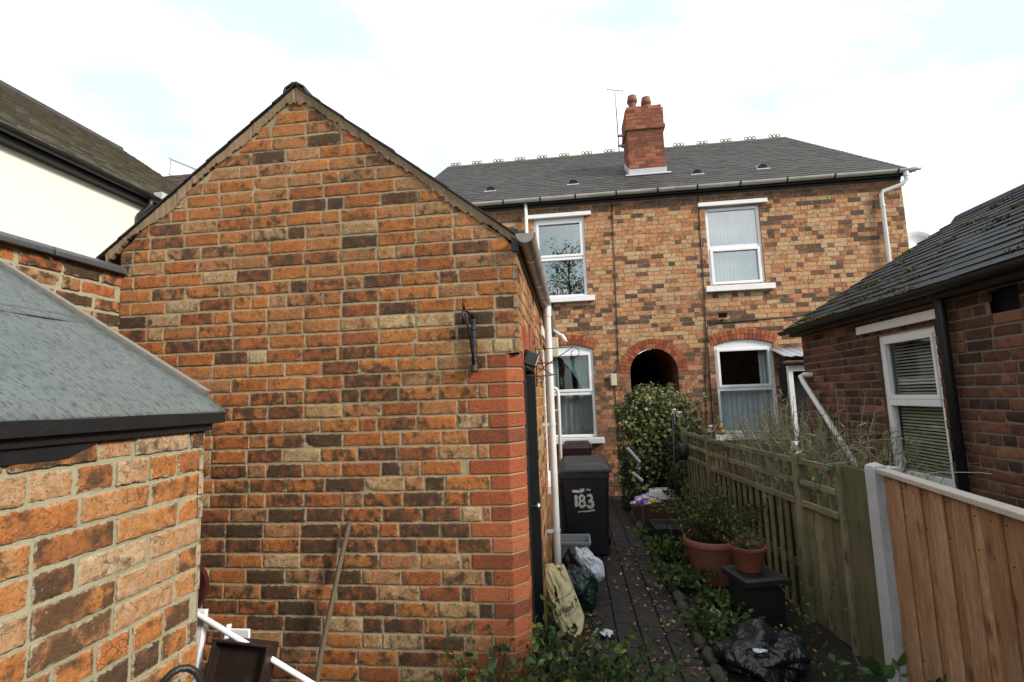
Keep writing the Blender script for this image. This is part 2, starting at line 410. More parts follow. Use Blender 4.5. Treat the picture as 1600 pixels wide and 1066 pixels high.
def bag_mat(name, c, rough=.25, trans=0.0, sc_=10):
    t = NT(name); p = t.opos()
    n1 = t.n('TexNoise', i_Scale=sc_*.8, i_Detail=2, i_Roughness=.5); t.t.links.new(p, n1.inputs['Vector'])
    sc1 = t.n('VectorMath', operation='SCALE'); sc1.inputs['Scale'].default_value = .22; t.t.links.new(n1.outputs['Color'], sc1.inputs[0])
    ad = t.n('VectorMath', operation='ADD'); t.t.links.new(p, ad.inputs[0]); t.t.links.new(sc1.outputs[0], ad.inputs[1])
    v1 = t.n('TexVoronoi', feature='DISTANCE_TO_EDGE', i_Scale=sc_*.9); t.t.links.new(ad.outputs[0], v1.inputs['Vector'])
    v2 = t.n('TexVoronoi', feature='DISTANCE_TO_EDGE', i_Scale=sc_*2.3); t.t.links.new(ad.outputs[0], v2.inputs['Vector'])
    hgt = t.math('ADD', t.math('MULTIPLY', t.math('MINIMUM', v1.outputs['Distance'], .3), -1.0), t.math('MULTIPLY', t.math('MINIMUM', v2.outputs['Distance'], .3), -.4))
    cc = t.mix(n1.outputs[0], tuple(q*.7 for q in c), tuple(min(1, q*1.2) for q in c))
    return t.fin(cc, rough, t.bump(hgt, .5, .05), spec=.5)
M['bag_black'] = bag_mat('black_bin_bag', (.012, .013, .017), .27)
M['bag_green'] = bag_mat('dark_green_bin_bag', (.012, .03, .03), .25)
M['bag_white'] = bag_mat('white_carrier_bag', (.62, .66, .75), .45)
M['bag_yellow'] = bag_mat('yellow_carrier_bag', (.62, .53, .3), .5, 0, 8)

def glass_mat(name='window_glass', tint=(.9, .94, .95), refl=.12):
    t = NT(name)
    tr = t.n('BsdfTransparent'); tr.inputs[0].default_value = tint + (1,)
    gl = t.n('BsdfGlossy', i_Roughness=.015)
    n = t.noise(t.pos(), 1.6, 2, .5)
    t.t.links.new(t.bump(n, .12, .02), gl.inputs['Normal'])
    gm = t.n('NewGeometry'); dt = t.n('VectorMath', operation='DOT_PRODUCT'); t.t.links.new(gm.outputs['Incoming'], dt.inputs[0]); t.t.links.new(gm.outputs['Normal'], dt.inputs[1])
    sch = t.math('MULTIPLY', t.math('POWER', t.math('SUBTRACT', 1.0, t.math('ABSOLUTE', dt.outputs['Value']), True), 5.0), .9)
    f = t.math('ADD', sch, refl, True)
    mx = t.n('MixShader'); t.t.links.new(f, mx.inputs[0]); t.t.links.new(tr.outputs[0], mx.inputs[1]); t.t.links.new(gl.outputs[0], mx.inputs[2])
    t.t.links.new(mx.outputs[0], t.out.inputs[0]); return t.m
M['glass'] = glass_mat(refl=.06)
M['glass_up'] = glass_mat('upstairs_window_glass', (.85, .9, .92), .3)
def jar_mat():
    t = NT('clear_jar_glass')
    p = t.n('BsdfPrincipled', i_Roughness=.05); p.inputs['Transmission Weight'].default_value = 1; p.inputs['Base Color'].default_value = (.95, .97, .97, 1)
    t.t.links.new(p.outputs[0], t.out.inputs[0]); return t.m
M['jar'] = jar_mat()
M['curtain'] = plain('net_curtain', (.6, .6, .62), .95, .08, 30, .2)
M['curtain_g'] = plain('sage_curtain', (.4, .47, .43), .95, .1, 20, .2)
M['lace'] = plain('grey_lace_curtain', (.2, .21, .2), .95, .35, 22, .2)
M['blind'] = plain('slatted_blind', (.42, .36, .26), .6, .1, 20, .1)
def fabric():
    t = NT('patterned_laundry'); p = t.opos()
    v = t.n('TexVoronoi', i_Scale=26.0); t.t.links.new(p, v.inputs['Vector'])
    s = t.n('SeparateColor'); t.t.links.new(v.outputs['Color'], s.inputs[0])
    c = t.ramp(s.outputs[0], [(0, (.45, .3, .55)), (.3, (.1, .09, .4)), (.5, (.7, .65, .75)), (.75, (.55, .25, .45)), (.9, (.6, .55, .15))], 'CONSTANT')
    return t.fin(c, .9)
M['fabric'] = fabric()
M['led'] = plain('green_plastic_bulb', (.02, .35, .15), .3, .1, 10, 0)
M['ledb'] = plain('blue_plastic_bulb', (.02, .15, .45), .3, .1, 10, 0)
M['ledy'] = plain('yellow_plastic_bulb', (.6, .45, .03), .3, .1, 10, 0)
M['wire'] = plain('green_cable', (.01, .05, .03), .6, .1, 10, 0)

# ------------------------------------------------------------------ brickwork
def bricks(mb, mort, org, U, W, N, spans, z0, z1, ch=.0865, bl=.235, joint=.011, nx=5, ny=3, seed=1,
           tones=None, hp=.12, proud=(.004, .010), depth=.02, jit=.0015, umin=-10, umax=10, back=0.0, skip=None, bump=.0012, band=.5):
    """real bricks laid in courses: each one a small relief on its mortar bed"""
    rg = random.Random(seed); nr = np.random.RandomState(seed)
    org, U, W, N = map(lambda q: np.array(q, float), (org, U, W, N))
    rows = int(round((z1-z0)/ch))
    for k in range(rows):
        zb, zt = z0+k*ch, z0+(k+1)*ch
        sm = spans((zb+zt)/2); sb = spans(zb+1e-4); st = spans(zt-1e-4)
        if len(sb) != len(sm): sb = sm
        if len(st) != len(sm): st = sm
        if mort is not None:
            for (a0, b0), (a1, b1) in zip(sb, st):
                mort.quad(org+U*a0+W*zb+N*back, org+U*b0+W*zb+N*back, org+U*b1+W*zt+N*back, org+U*a1+W*zt+N*back)
        # joints along the whole course
        header_row = rg.random() < hp
        us = []; u = umin - bl + (bl/2 if k % 2 else 0) + rg.uniform(-.02, .02) + (bl/4 if header_row else 0)
        while u < umax:
            L = bl/2 if header_row or rg.random() < .15 else bl
            L *= rg.uniform(.97, 1.03) if not header_row else rg.uniform(.95, 1.05)
            us.append((u+joint/2, u+L-joint/2)); u += L
        for (ab, bb_), (at_, bt) in zip(sb, st):
            lo, hi = min(ab, at_), max(bb_, bt)
            for p, q in us:
                if q < lo or p > hi: continue
                p2, q2 = p, q
                # close small leftovers at the ends
                if p2 - lo < .035: p2 = min(p2, lo)
                if hi - q2 < .035: q2 = max(q2, hi)
                lb, rb, lt, rt = max(p2, ab), min(q2, bb_), max(p2, at_), min(q2, bt)
                if (rb-lb)+(rt-lt) < .07: continue
                rb = max(rb, lb+.004); rt = max(rt, lt+.004)
                jz = rg.uniform(-.0012, .0012)
                y0, y1 = zb+joint/2+jz, zt-joint/2+jz
                e = min(.0045, .2*(y1-y0)); ex = .0045/max(.03, rb-lb)
                S = np.array([0, ex] + [ex+(1-2*ex)*i/(nx) for i in range(1, nx)] + [1-ex, 1]) if nx > 0 else np.array([0, 1.])
                ey = e/(y1-y0)
                T = np.array([0, ey] + [ey+(1-2*ey)*i/(ny) for i in range(1, ny)] + [1-ey, 1]) if nx > 0 else np.array([0, 1.])
                SS, TT = np.meshgrid(S, T, indexing='ij')
                uu = (lb+(rb-lb)*SS)*(1-TT)+(lt+(rt-lt)*SS)*TT
                zz = y0+(y1-y0)*TT
                pr = rg.uniform(*proud)
                border = (SS == 0) | (SS == 1) | (TT == 0) | (TT == 1)
                dd = np.where(border, pr-.0035, pr) if nx > 0 else pr+0*SS
                if nx > 0:
                    uu = uu+nr.uniform(-1, 1, uu.shape)*jit; zz = zz+nr.uniform(-1, 1, uu.shape)*jit
                    dd = dd+nr.uniform(-1, 1, uu.shape)*bump
                    if rg.random() < .13:   # chipped corner
                        ci, cj = rg.choice((0, -1)), rg.choice((0, -1))
                        cd = np.hypot((SS-SS[ci, cj])*(rb-lb), (TT-TT[ci, cj])*(y1-y0))
                        dd = np.where(cd < .03, dd-.006, dd)
                ni, nj = SS.shape
                P = org+uu[..., None]*U+zz[..., None]*W+dd[..., None]*N
                ring = [(i, 0) for i in range(ni)]+[(ni-1, j) for j in range(1, nj)]+[(i, nj-1) for i in range(ni-2, -1, -1)]+[(0, j) for j in range(nj-2, 0, -1)]
                PB = np.array([org+uu[i, j]*U+zz[i, j]*W-depth*N for i, j in ring])
                vs = np.concatenate([P.reshape(-1, 3), PB])
                fs = [(i*nj+j, (i+1)*nj+j, (i+1)*nj+j+1, i*nj+j+1) for i in range(ni-1) for j in range(nj-1)]
                o = ni*nj; nr_ = len(ring)
                for a in range(nr_):
                    i, j = ring[a]; i2, j2 = ring[(a+1) % nr_]
                    fs.append((i*nj+j, o+a, o+(a+1) % nr_, i2*nj+j2))
                um = (lb+rb)/2
                tone = tones(rg, um, (y0+y1)/2) if tones else rg.random()
                if isinstance(tone, tuple): tone, ty = tone
                else: ty = rg.random()*band*2
                if tone is None: continue
                c = (tone, rg.random(), ty, 1)
                ed_ = np.minimum(np.minimum(SS, 1-SS)*(rb-lb), np.minimum(TT, 1-TT)*(y1-y0)) if nx > 0 else SS*0+.05
                bpos = np.stack([SS*(rb-lb)/.225, TT, ed_], -1).reshape(-1, 3)
                bpos = np.concatenate([bpos, np.array([(SS[i, j]*(rb-lb)/.225, TT[i, j], ed_[i, j]) for i, j in ring])])
                mb.add(vs, fs, c, bpos)

def sub(spans, cuts):
    """remove cut intervals from spans"""
    out = []
    for a, b in spans:
        segs = [(a, b)]
        for c, d in cuts:
            nx_ = []
            for p, q in segs:
                if d <= p or c >= q: nx_.append((p, q)); continue
                if c > p: nx_.append((p, c))
                if d < q: nx_.append((d, q))
            segs = nx_
        out += [s for s in segs if s[1]-s[0] > .01]
    return out

def arch(mb, cx, cz, r0, r1, a0, a1, n, y, proud=.012, deep=.1, axis='x', rings=1, seed=3):
    """ring of voussoirs in the wall plane; axis x: wall faces -Y at y; axis y: wall faces +X at x=y"""
    rg = random.Random(seed)
    for rr in range(rings):
        ra = r0+(r1-r0)*rr/rings+(.003 if rr else 0); rb = r0+(r1-r0)*(rr+1)/rings-.004
        for i in range(n):
            g = .0045/((ra+rb)/2)
            t0 = a0+(a1-a0)*i/n+g; t1 = a0+(a1-a0)*(i+1)/n-g
            q = [(cx+r*math.cos(t), cz+r*math.sin(t)) for r, t in ((ra, t0), (rb, t0), (rb, t1), (ra, t1))]
            pr = proud+rg.uniform(-.002, .002)
            vs = []
            for d in (pr, -deep):
                for u, z in q:
                    vs.append((u, y-d, z) if axis == 'x' else (y+d, u, z))
            mb.add(vs, [(0, 1, 2, 3), (7, 6, 5, 4), (0, 4, 5, 1), (1, 5, 6, 2), (2, 6, 7, 3), (3, 7, 4, 0)], (rg.random(), rg.random(), rg.random()*.4, 1), np.tile([(.3, .5, .03)], (8, 1)))

def slates(mb, org, U, W, N, length, rows, gauge, wid, thick=.008, seed=1, jit=.004, cut=None, miss=0):
    rg = random.Random(seed)
    org, U, W, N = map(lambda q: np.array(q, float), (org, U, W, N))
    for r in range(rows):
        u = -(wid/2 if r % 2 else 0)
        while u < length-.01:
            a, b = max(0, u+.002), min(length, u+wid-.002); u += wid
            if b-a < .02: continue
            w0 = r*gauge+rg.uniform(-jit, jit); w1 = (r+1)*gauge+.02
            h0 = thick*(1.6+rg.uniform(-.4, .5)); h1 = thick*.35
            tl = rg.uniform(-.3, .3)*thick
            vs = [org+U*a+W*w0+N*(h0+tl), org+U*b+W*w0+N*(h0-tl), org+U*b+W*w1+N*h1, org+U*a+W*w1+N*h1,
                  org+U*a+W*w0-N*.002, org+U*b+W*w0-N*.002, org+U*b+W*w1-N*.002, org+U*a+W*w1-N*.002]
            mb.add(vs, [(0, 1, 2, 3), (0, 4, 5, 1), (1, 5, 6, 2), (3, 2, 6, 7), (0, 3, 7, 4), (4, 7, 6, 5)], (rg.random(), rg.random(), rg.random(), 1))

def halfgutter(mb, p0, p1, r, t=.004, n=12, endcap=True):
    """open half-round gutter along p0->p1 (any horizontal direction)"""
    p0, p1 = np.array(p0, float), np.array(p1, float)
    d = (p1-p0)/np.linalg.norm(p1-p0); s = np.cross(d, (0, 0, 1)); vs, fs = [], []
    for p in (p0, p1):
        for rr in (r, r-t):
            for k in range(n+1):
                a = math.pi+math.pi*k/n
                vs.append(p+s*rr*math.cos(a)+V(0, 0, 1)*rr*math.sin(a))
    m = n+1
    for k in range(n):
        fs += [(k, k+1, 2*m+k+1, 2*m+k), (m+k+1, m+k, 3*m+k, 3*m+k+1)]
    fs += [(0, 2*m, 3*m, m), (m-1, 2*m-1, 4*m-1, 3*m-1)]
    for o in (0, 2*m):
        for k in range(n): fs.append((o+k, o+k+1, o+m+k+1, o+m+k))
    mb.add(vs, fs)
    if endcap:
        for p in (p0, p1):
            vs = [p+s*(r*.99)*math.cos(math.pi+math.pi*k/n)+V(0, 0, 1)*(r*.99)*math.sin(math.pi+math.pi*k/n) for k in range(n+1)]
            vs += [q+d*.003 for q in vs]
            mb.add(vs, [tuple(range(n+1)), tuple(range(n+1, 2*n+2))[::-1]]+[(k, k+1, k+n+2, k+n+1) for k in range(n)])

# ------------------------------------------------------------------ foliage
def leafshape(kind):
    if kind == 'ivy':
        return np.array([(0, 0, 0), (.42, .18, .04), (.5, .5, -.02), (.18, .62, .03), (0, 1, -.03), (-.18, .62, .03), (-.5, .5, -.02), (-.42, .18, .04), (0, .4, -.05)]), [(0, 1, 8), (1, 2, 8), (2, 3, 8), (3, 4, 8), (4, 5, 8), (5, 6, 8), (6, 7, 8), (7, 0, 8)]
    if kind == 'oval':
        return np.array([(0, 0, 0), (.26, .3, .05), (.24, .65, .04), (0, 1, -.06), (-.24, .65, .04), (-.26, .3, .05), (0, .45, -.04)]), [(0, 1, 6), (1, 2, 6), (2, 3, 6), (3, 4, 6), (4, 5, 6), (5, 0, 6)]
    if kind == 'blade':
        return np.array([(-.05, 0, 0), (.05, 0, 0), (.035, .55, .04), (0, 1, -.05), (-.035, .55, .04)]), [(0, 1, 2, 4), (4, 2, 3)]
    return np.array([(-.3, 0, 0), (.3, 0, 0), (.35, .8, .1), (-.35, .8, .1)]), [(0, 1, 2, 3)]
def leaves(mb, pts, size, kind='oval', dirs=None, tone=(0, 1), seed=1, spread=1.0, droop=.0, bright=None):
    rs = np.random.RandomState(seed)
    base, fs = leafshape(kind)
    n = len(pts)
    for i in range(n):
        s = size*rs.uniform(.6, 1.3)
        d = np.array(dirs[i], float) if dirs is not None else np.array([0, 0, 0.])
        y = d+rs.normal(0, .55*spread, 3); y[2] -= droop; y /= np.linalg.norm(y)+1e-6
        x = np.cross(y, rs.normal(0, 1, 3)); x /= np.linalg.norm(x)+1e-6
        if dirs is not None and spread < .9:
            # keep leaf faces roughly along the given normal
            nn = d/(np.linalg.norm(d)+1e-6)+rs.normal(0, .45, 3); nn /= np.linalg.norm(nn)
            y = rs.normal(0, 1, 3); y[2] -= droop*2; y -= nn*(y@nn); y /= np.linalg.norm(y); x = np.cross(y, nn)
        z = np.cross(x, y)
        vs = np.array(pts[i])+s*(base[:, :1]*x+base[:, 1:2]*y+base[:, 2:3]*z)
        t = rs.uniform(*tone)
        if bright is not None: t = min(1, max(0, t*bright(pts[i])))
        mb.add(vs, fs, (t, rs.uniform(0, 1), 0, 1))
def stemmed(mb_stem, mb_leaf, base, n, h, spreadr, leafsize, per, kind, seed, tone=(0, 1), r=.003, lean=(0, 0)):
    """many arching stems from a base, with leaves along them"""
    rg = random.Random(seed); pts, dirs = [], []
    for i in range(n):
        a = rg.uniform(0, 2*math.pi); ln = spreadr*rg.random()**.6; hh = h*rg.uniform(.55, 1.05)
        b = V(*base)+V(math.cos(a), math.sin(a), 0)*ln*.25
        path = []
        ox, oy = rg.uniform(-.3, .3), rg.uniform(-.3, .3)
        for k in range(6):
            t = k/5
            path.append(b+V(math.cos(a)*ln*t**1.6+lean[0]*t+ox*.1*math.sin(3*t), math.sin(a)*ln*t**1.6+lean[1]*t+oy*.1*math.sin(4*t), hh*(t-.25*t*t*(ln/max(.01, spreadr)))))
        if mb_stem is not None: mb_stem.tube(path, [r*(1-.6*k/5) for k in range(6)], 4, False, (rg.random(), rg.random(), 0, 1))
        for j in range(per):
            t = rg.uniform(.15, 1)*5; k = min(4, int(t)); f = t-k
            pts.append(path[k]*(1-f)+path[k+1]*f); d = path[k+1]-path[k]
            dirs.append(d/np.linalg.norm(d)*.5+V(rg.gauss(0, .5), rg.gauss(0, .5), .1))
    leaves(mb_leaf, pts, leafsize, kind, dirs, tone, seed, 1.0)

def blob(name, mat, c, r, seed, amp=.25, parent=None, sub_=5, flat=.0, shape=None, fold=7.0, smooth=True):
    """crumpled plastic sack: displaced sphere with sharp gathered folds"""
    import bmesh
    bm = bmesh.new(); bmesh.ops.create_icosphere(bm, subdivisions=sub_, radius=1)
    for v in bm.verts:
        d = v.co.normalized()
        p = d*1.0+Vector((seed*3.1, seed*1.7, seed))
        n1 = noise.noise(p*1.5); n2 = abs(noise.noise(p*fold*.45)); n3 = abs(noise.noise(p*fold))
        s = 1+amp*(n1*1.3-n2*.7-n3*.12-abs(noise.noise(p*fold*2.3))*.10)
        q = Vector((d.x*r[0], d.y*r[1], d.z*r[2]))*s
        if shape: q = shape(q, d)
        q = q+Vector(c)
        if q.z < c[2]-r[2]+flat: q.z = c[2]-r[2]+flat+.01*n1
        v.co = q
    me = bpy.data.meshes.new(name); bm.to_mesh(me); bm.free()
    me.polygons.foreach_set('use_smooth', [smooth]*len(me.polygons)); me.materials.append(mat)
    o = bpy.data.objects.new(name, me); col.objects.link(o)
    if parent is not None: o.parent = parent; o.matrix_parent_inverse = parent_mw(parent).inverted()
    return o

# ================================================================== SETTING
g = MB(); g.quad((-400, -400, -.03), (400, -400, -.03), (400, 400, -.03), (-400, 400, -.03))
o = g.build('ground', M['ground']); o['kind'] = 'structure'
# soil bed, a gently uneven sheet
g = MB(); nxx, nyy = 40, 80; vs = []
for i in range(nxx+1):
    for j in range(nyy+1):
        x = -3.3+6.6*i/nxx; y = -1+10.7*j/nyy
        z = .012+.03*noise.noise(Vector((x*2, y*2, 0)))+.015*noise.noise(Vector((x*7, y*7, 3)))
        if -.3 < x < .9: z = -.012
        vs.append((x, y, z))
g.add(vs, [(i*(nyy+1)+j, (i+1)*(nyy+1)+j, (i+1)*(nyy+1)+j+1, i*(nyy+1)+j+1) for i in range(nxx) for j in range(nyy)])
o = g.build('soil', M['soil'], smooth=True); o['kind'] = 'structure'
# block path
g = MB(); gm = MB()
bricks(g, None, (0, 0, .004), (0, 1, 0), (1, 0, 0), (0, 0, 1), lambda z: [(-.5, 9.72)], -.29, .84, ch=.188, bl=.21, joint=.012, nx=3, ny=3, seed=5, hp=0, proud=(.002, .007), depth=.03, umin=-.6, umax=9.8, bump=.001)
o = g.build('path', M['paver']); o['kind'] = 'structure'

# ================================================================== BRICK OUTBUILDING WITH THE GABLE
GY = 2.85; GX0, GX1 = -2.9, -.29; CH = .0865
AX, AZ, SL = -1.69, 3.97, .785      # roof apex and slope
ob = thing('brick_outbuilding', 'gabled brick outbuilding with red quoins at its corner and a slate roof', 'outbuilding', (GX1-1.3, GY, 0))
def gspan(z):
    half = (AZ-.065-z)/SL
    a, b = max(GX0, AX-half), min(GX1+.006, AX+half)
    if b-a < .05: return []
    if z < 2.16245: b = GX1-.08
    return [(a, b)]
def gt(rg, u, z):
    # upper and middle courses are warm, several lower bands are burnt dark
    r = rg.random()
    darkp = .16+.34*math.exp(-((z-1.25)/.35)**2)+.15*(z < .9)
    if z > 2.15: darkp = .17
    if r < darkp: return rg.uniform(.04, .34), rg.uniform(.5, 1)
    if r < darkp+.14: return rg.uniform(.7, 1), rg.uniform(0, .6)
    if z > 2.0 and r < .75: return rg.uniform(.34, .8), rg.uniform(0, .42)
    return rg.uniform(.22, .74), rg.uniform(0, .75)
g, mm = MB(), MB()
# quoin courses take their own bricks: alternate long and short
qrow = {}
def gspan2(z):
    s = gspan(z)
    if s and z < 2.16245:
        k = int(math.floor(z/CH+1e-6)); L = .235 if k % 2 else .115
        return [(s[0][0], GX1-.08-L)] if True else s
    return s
bricks(g, None, (0, GY, 0), (1, 0, 0), (0, 0, 1), (0, -1, 0), gspan2, 0, 46*CH, CH, .238, joint=.0125, nx=9, ny=4, seed=11, hp=.03, tones=gt, umin=-2.92, umax=0, jit=.0024, bump=.0014, proud=(.004, .008))
bricks(MB(), mm, (0, GY, 0), (1, 0, 0), (0, 0, 1), (0, -1, 0), gspan, 0, 46*CH, CH, .238, nx=0, ny=0, seed=11, umin=-2.92, umax=0)
# small triangle at the tip
mm.add([(AX-.42, GY+.003, 3.6), (AX+.42, GY+.003, 3.6), (AX, GY+.003, 3.945)], [(0, 1, 2)])
wall = g.build('gable_wall', M['brick_g'], ob, smooth=True, auto=35)
mm.build('mortar_bed', M['mort_g'], wall)
# side wall
def sspan(z):
    if z > 2.83: return []
    s = [(GY-.006, 7.2)]
    if z < 2.1625: s = sub(s, [(GY-.1, 3.05)])
    d0, d1 = 3.05, 3.97
    if z < 2.08: s = sub(s, [(d0, d1)])
    elif z < 2.22:
        h = .46*math.sqrt(max(0, 1-((z-2.08)/.14)**2)); s = sub(s, [((d0+d1)/2-h, (d0+d1)/2+h)])
    if .98 < z < 2.55: s = sub(s, [(5.35, 6.35)])
    return s
def st_(rg, u, z):
    r = rg.random()
    if r < .13: return rg.uniform(0, .2), .8
    return rg.uniform(.42, .95), rg.uniform(0, .45)
g, mm = MB(), MB()
bricks(g, mm, (GX1, 0, 0), (0, 1, 0), (0, 0, 1), (1, 0, 0), sspan, 0, 33*CH, CH, .238, nx=4, ny=3, seed=12, tones=st_, umin=2.85, umax=7.3)
mm.quad((GX1-.006, 7.2, 0), (GX1-.006, 7.206, 0), (-2.9, 7.206, 0), (-2.9, 7.2, 0))
sw = g.build('side_wall', M['brick_g'], ob, smooth=True, auto=35); mm.build('mortar_bed', M['mort_g'], sw)
# far end, left end (plain masonry)
g, mm = MB(), MB()
bricks(g, mm, (0, 7.2, 0), (-1, 0, 0), (0, 0, 1), (0, 1, 0), lambda z: [(max(.29, -AX-(AZ-.085-z)/SL), min(2.9, -AX+(AZ-.085-z)/SL))] if z < 3.8 else [], 0, 44*CH, CH, .238, nx=0, ny=0, seed=14, tones=gt, umin=0, umax=3)
bricks(g, mm, (GX0, 0, 0), (0, 1, 0), (0, 0, 1), (-1, 0, 0), lambda z: [(GY, 7.2)], 0, 32*CH, CH, .238, nx=0, ny=0, seed=15, tones=gt, umin=2.85, umax=7.3)
o = g.build('rear_wall', M['brick_g'], ob); mm.build('mortar_bed', M['mort_g'], o)
# red bullnose quoins
g = MB(); rg = random.Random(4); zq = 0
for k in range(25):
    z0, z1 = k*CH+.0055, (k+1)*CH-.0055
    L = .235 if k % 2 else .115; S = .115 if k % 2 else .115
    pr = rg.uniform(.004, .008); cx = GX1-.08
    prof = [(cx-L+.012, GY+.03), (cx-L+.010, GY-pr+.003), (cx-L+.015, GY-pr)]
    prof += [(cx+.0+.0, GY-pr), (cx+.008, GY-pr+.001), (GX1+pr-.003, GY+.072), (GX1+pr, GY+.08)]
    prof += [(GX1+pr, GY+.19), (GX1-.03, GY+.195)]
    n = len(prof); vs = []
    for z, ins in ((z0, .003), (z0+.003, 0), (z1-.003, 0), (z1, .003)):
        for i, (x, y) in enumerate(prof):
            dx, dy = (x-(-.5)), (y-3.1); m = math.hypot(dx, dy)
            vs.append((x-dx/m*ins+rg.uniform(-.0008, .0008), y-dy/m*ins+rg.uniform(-.0008, .0008), z+rg.uniform(-.0006, .0006)))
    fs = [(l*n+i, l*n+i+1, (l+1)*n+i+1, (l+1)*n+i) for l in range(3) for i in range(n-1)]
    fs += [tuple(range(n))[::-1], tuple(range(3*n, 4*n))]
    g.add(vs, fs, (rg.random(), rg.random(), rg.random()*.35, 1), np.tile([(.3, .5, .02)], (len(vs), 1)))
q = g.build('quoin', M['brick_q'], ob)
g = MB(); g.prism([(GX1-.34, GY+.0005), (GX1-.08, GY+.0005), (GX1-.0005, GY+.08), (GX1-.0005, GY+.197), (GX1-.1, GY+.197)], 'z', 0, 2.1625)
g.build('quoin_bed', M['mort_g'], q)
# arch over the door
g = MB(); arch(g, 3.51, 1.35, .86, 1.07, R(57), R(123), 13, GX1, .008, .02, 'y', 1)
# a pinkish tympanum of soldier bricks
o = g.build('door_arch', M['brick_q'], ob)
# door
d = MB()
for i in range(7): d.bb(GX1-.075, GX1-.045, 3.1+i*.117, 3.1+i*.117+.112, .03, 2.1)
do = d.build('door', M['blackgloss'], ob, bevel=.003)
g = MB(); g.bb(GX1-.1, GX1+.012, 3.05, 3.1, 0, 2.1); g.bb(GX1-.1, GX1+.012, 3.92, 3.97, 0, 2.1); g.bb(GX1-.1, GX1+.0, 3.1, 3.92, 2.1, 2.14)
g.build('door_frame', M['black'], do, bevel=.003)
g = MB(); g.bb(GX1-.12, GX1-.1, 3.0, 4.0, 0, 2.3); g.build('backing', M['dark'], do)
g = MB(); g.lathe([(0, .0), (.012, 0), (.012, .03), (.028, .04), (.03, .055), (.018, .068), (0, .07)], (GX1-.045, 3.84, 1.08), 16, rot=roty(R(90))); g.build('door_knob', M['steel'], do, smooth=True)
for z in (.35, 1.75):
    g = MB(); g.bb(GX1-.045, GX1-.03, 3.11, 3.5, z, z+.05); g.build('strap_hinge', M['iron'], do)
# side window
w = MB(); xw = GX1-.06
for (a, b, c, e) in ((5.35, 5.42, .98, 2.53), (6.28, 6.35, .98, 2.53), (5.42, 6.28, .98, 1.05), (5.42, 6.28, 2.46, 2.53), (5.42, 6.28, 1.72, 1.79)): w.bb(xw-.03, xw+.03, a, b, c, e)
wo = w.build('window', M['upvc'], ob, bevel=.004)
g = MB(); g.bb(xw-.006, xw, 5.42, 6.28, 1.05, 2.46); g.build('pane', M['glass'], wo)
g = MB(); g.bb(GX1-.1, GX1+.05, 5.25, 6.45, .9, .98); g.build('sill', M['sill'], wo, bevel=.005)
g = MB(); g.bb(GX1-.05, GX1+.025, 5.2, 6.5, 2.55, 2.65); g.build('lintel_board', M['upvc'], wo, bevel=.004)
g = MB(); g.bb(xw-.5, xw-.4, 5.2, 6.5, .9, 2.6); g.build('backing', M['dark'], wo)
# roof
cs = 1/math.hypot(1, SL); Lr = (GX1+.085-AX)/cs
g = MB()
Wd = V(-cs, 0, SL*cs); Nn = V(SL*cs, 0, cs)
slates(g, (GX1+.085, GY-.035, AZ-SL*(GX1+.085-AX)), (0, 1, 0), Wd, Nn, 4.4, 9, Lr/9, .24, .005, seed=2)
Wl = V(cs, 0, SL*cs); Nl = V(-SL*cs, 0, cs)
slates(g, (GX0-.15, 7.3, AZ-SL*(AX-GX0+.15)), (0, -1, 0), Wl, Nl, 4.485, 9, ((AX-GX0+.15)/cs)/9, .24, .005, seed=3)
ro = g.build('roof', M['slate'], ob)
g = MB()
for s, xe in ((1, GX1+.08), (-1, GX0-.145)):
    ze = AZ-SL*abs(xe-AX)
    g.prism([(AX, AZ-.004), (xe, ze-.004), (xe, ze-.012), (AX, AZ-.012)], 'y', GY-.02, 7.29)
g.build('roof_boarding', M['black'], ro)
g = MB(); pr = [(-.1, -.075), (-.085, -.03), (-.02, .012), (.02, .012), (.085, -.03), (.1, -.075), (.088, -.075), (.07, -.035), (.0, -.006), (-.07, -.035), (-.088, -.075)]
for k in range(10):
    y0 = GY-.04+k*.437; s = .8+.02*rng.random()
    g.prism([(AX+a*s, AZ+.008+b*s) for a, b in pr], 'y', y0, y0+.43)
g.build('ridge_tile', M['slate'], ro, bevel=.004)
# verge mortar fillet, irregular lower edge
g = MB(); rg = random.Random(9)
for s in (1, -1):
    xe = GX1+.02 if s > 0 else GX0-.1
    n = 140; top, bot = [], []
    for i in range(n+1):
        x = AX+(xe-AX)*i/n; z = AZ-.0135-SL*abs(x-AX)
        th = .044+.04*noise.noise(Vector((x*3.7, s, 0)))+.018*noise.noise(Vector((x*31, s, 2)))+.012*noise.noise(Vector((x*73, s, 2)))+.035*max(0, 1-i/7)
        top.append((x, z)); bot.append((x, z-th/cs))
    vs, fs = [], []
    for i in range(n+1):
        jy = .007*noise.noise(Vector((top[i][0]*14, 5, s)))+.004*noise.noise(Vector((top[i][0]*50, 5, s)))
        vs += [(top[i][0], GY-.022+jy, top[i][1]), (bot[i][0], GY-.013+jy, bot[i][1]), (bot[i][0], GY+.01, bot[i][1])]
    for i in range(n):
        fs += [(3*i, 3*i+1, 3*i+4, 3*i+3), (3*i+1, 3*i+2, 3*i+5, 3*i+4)]
    g.add(vs, fs)
g.build('verge_fillet', M['render_m'], ob)
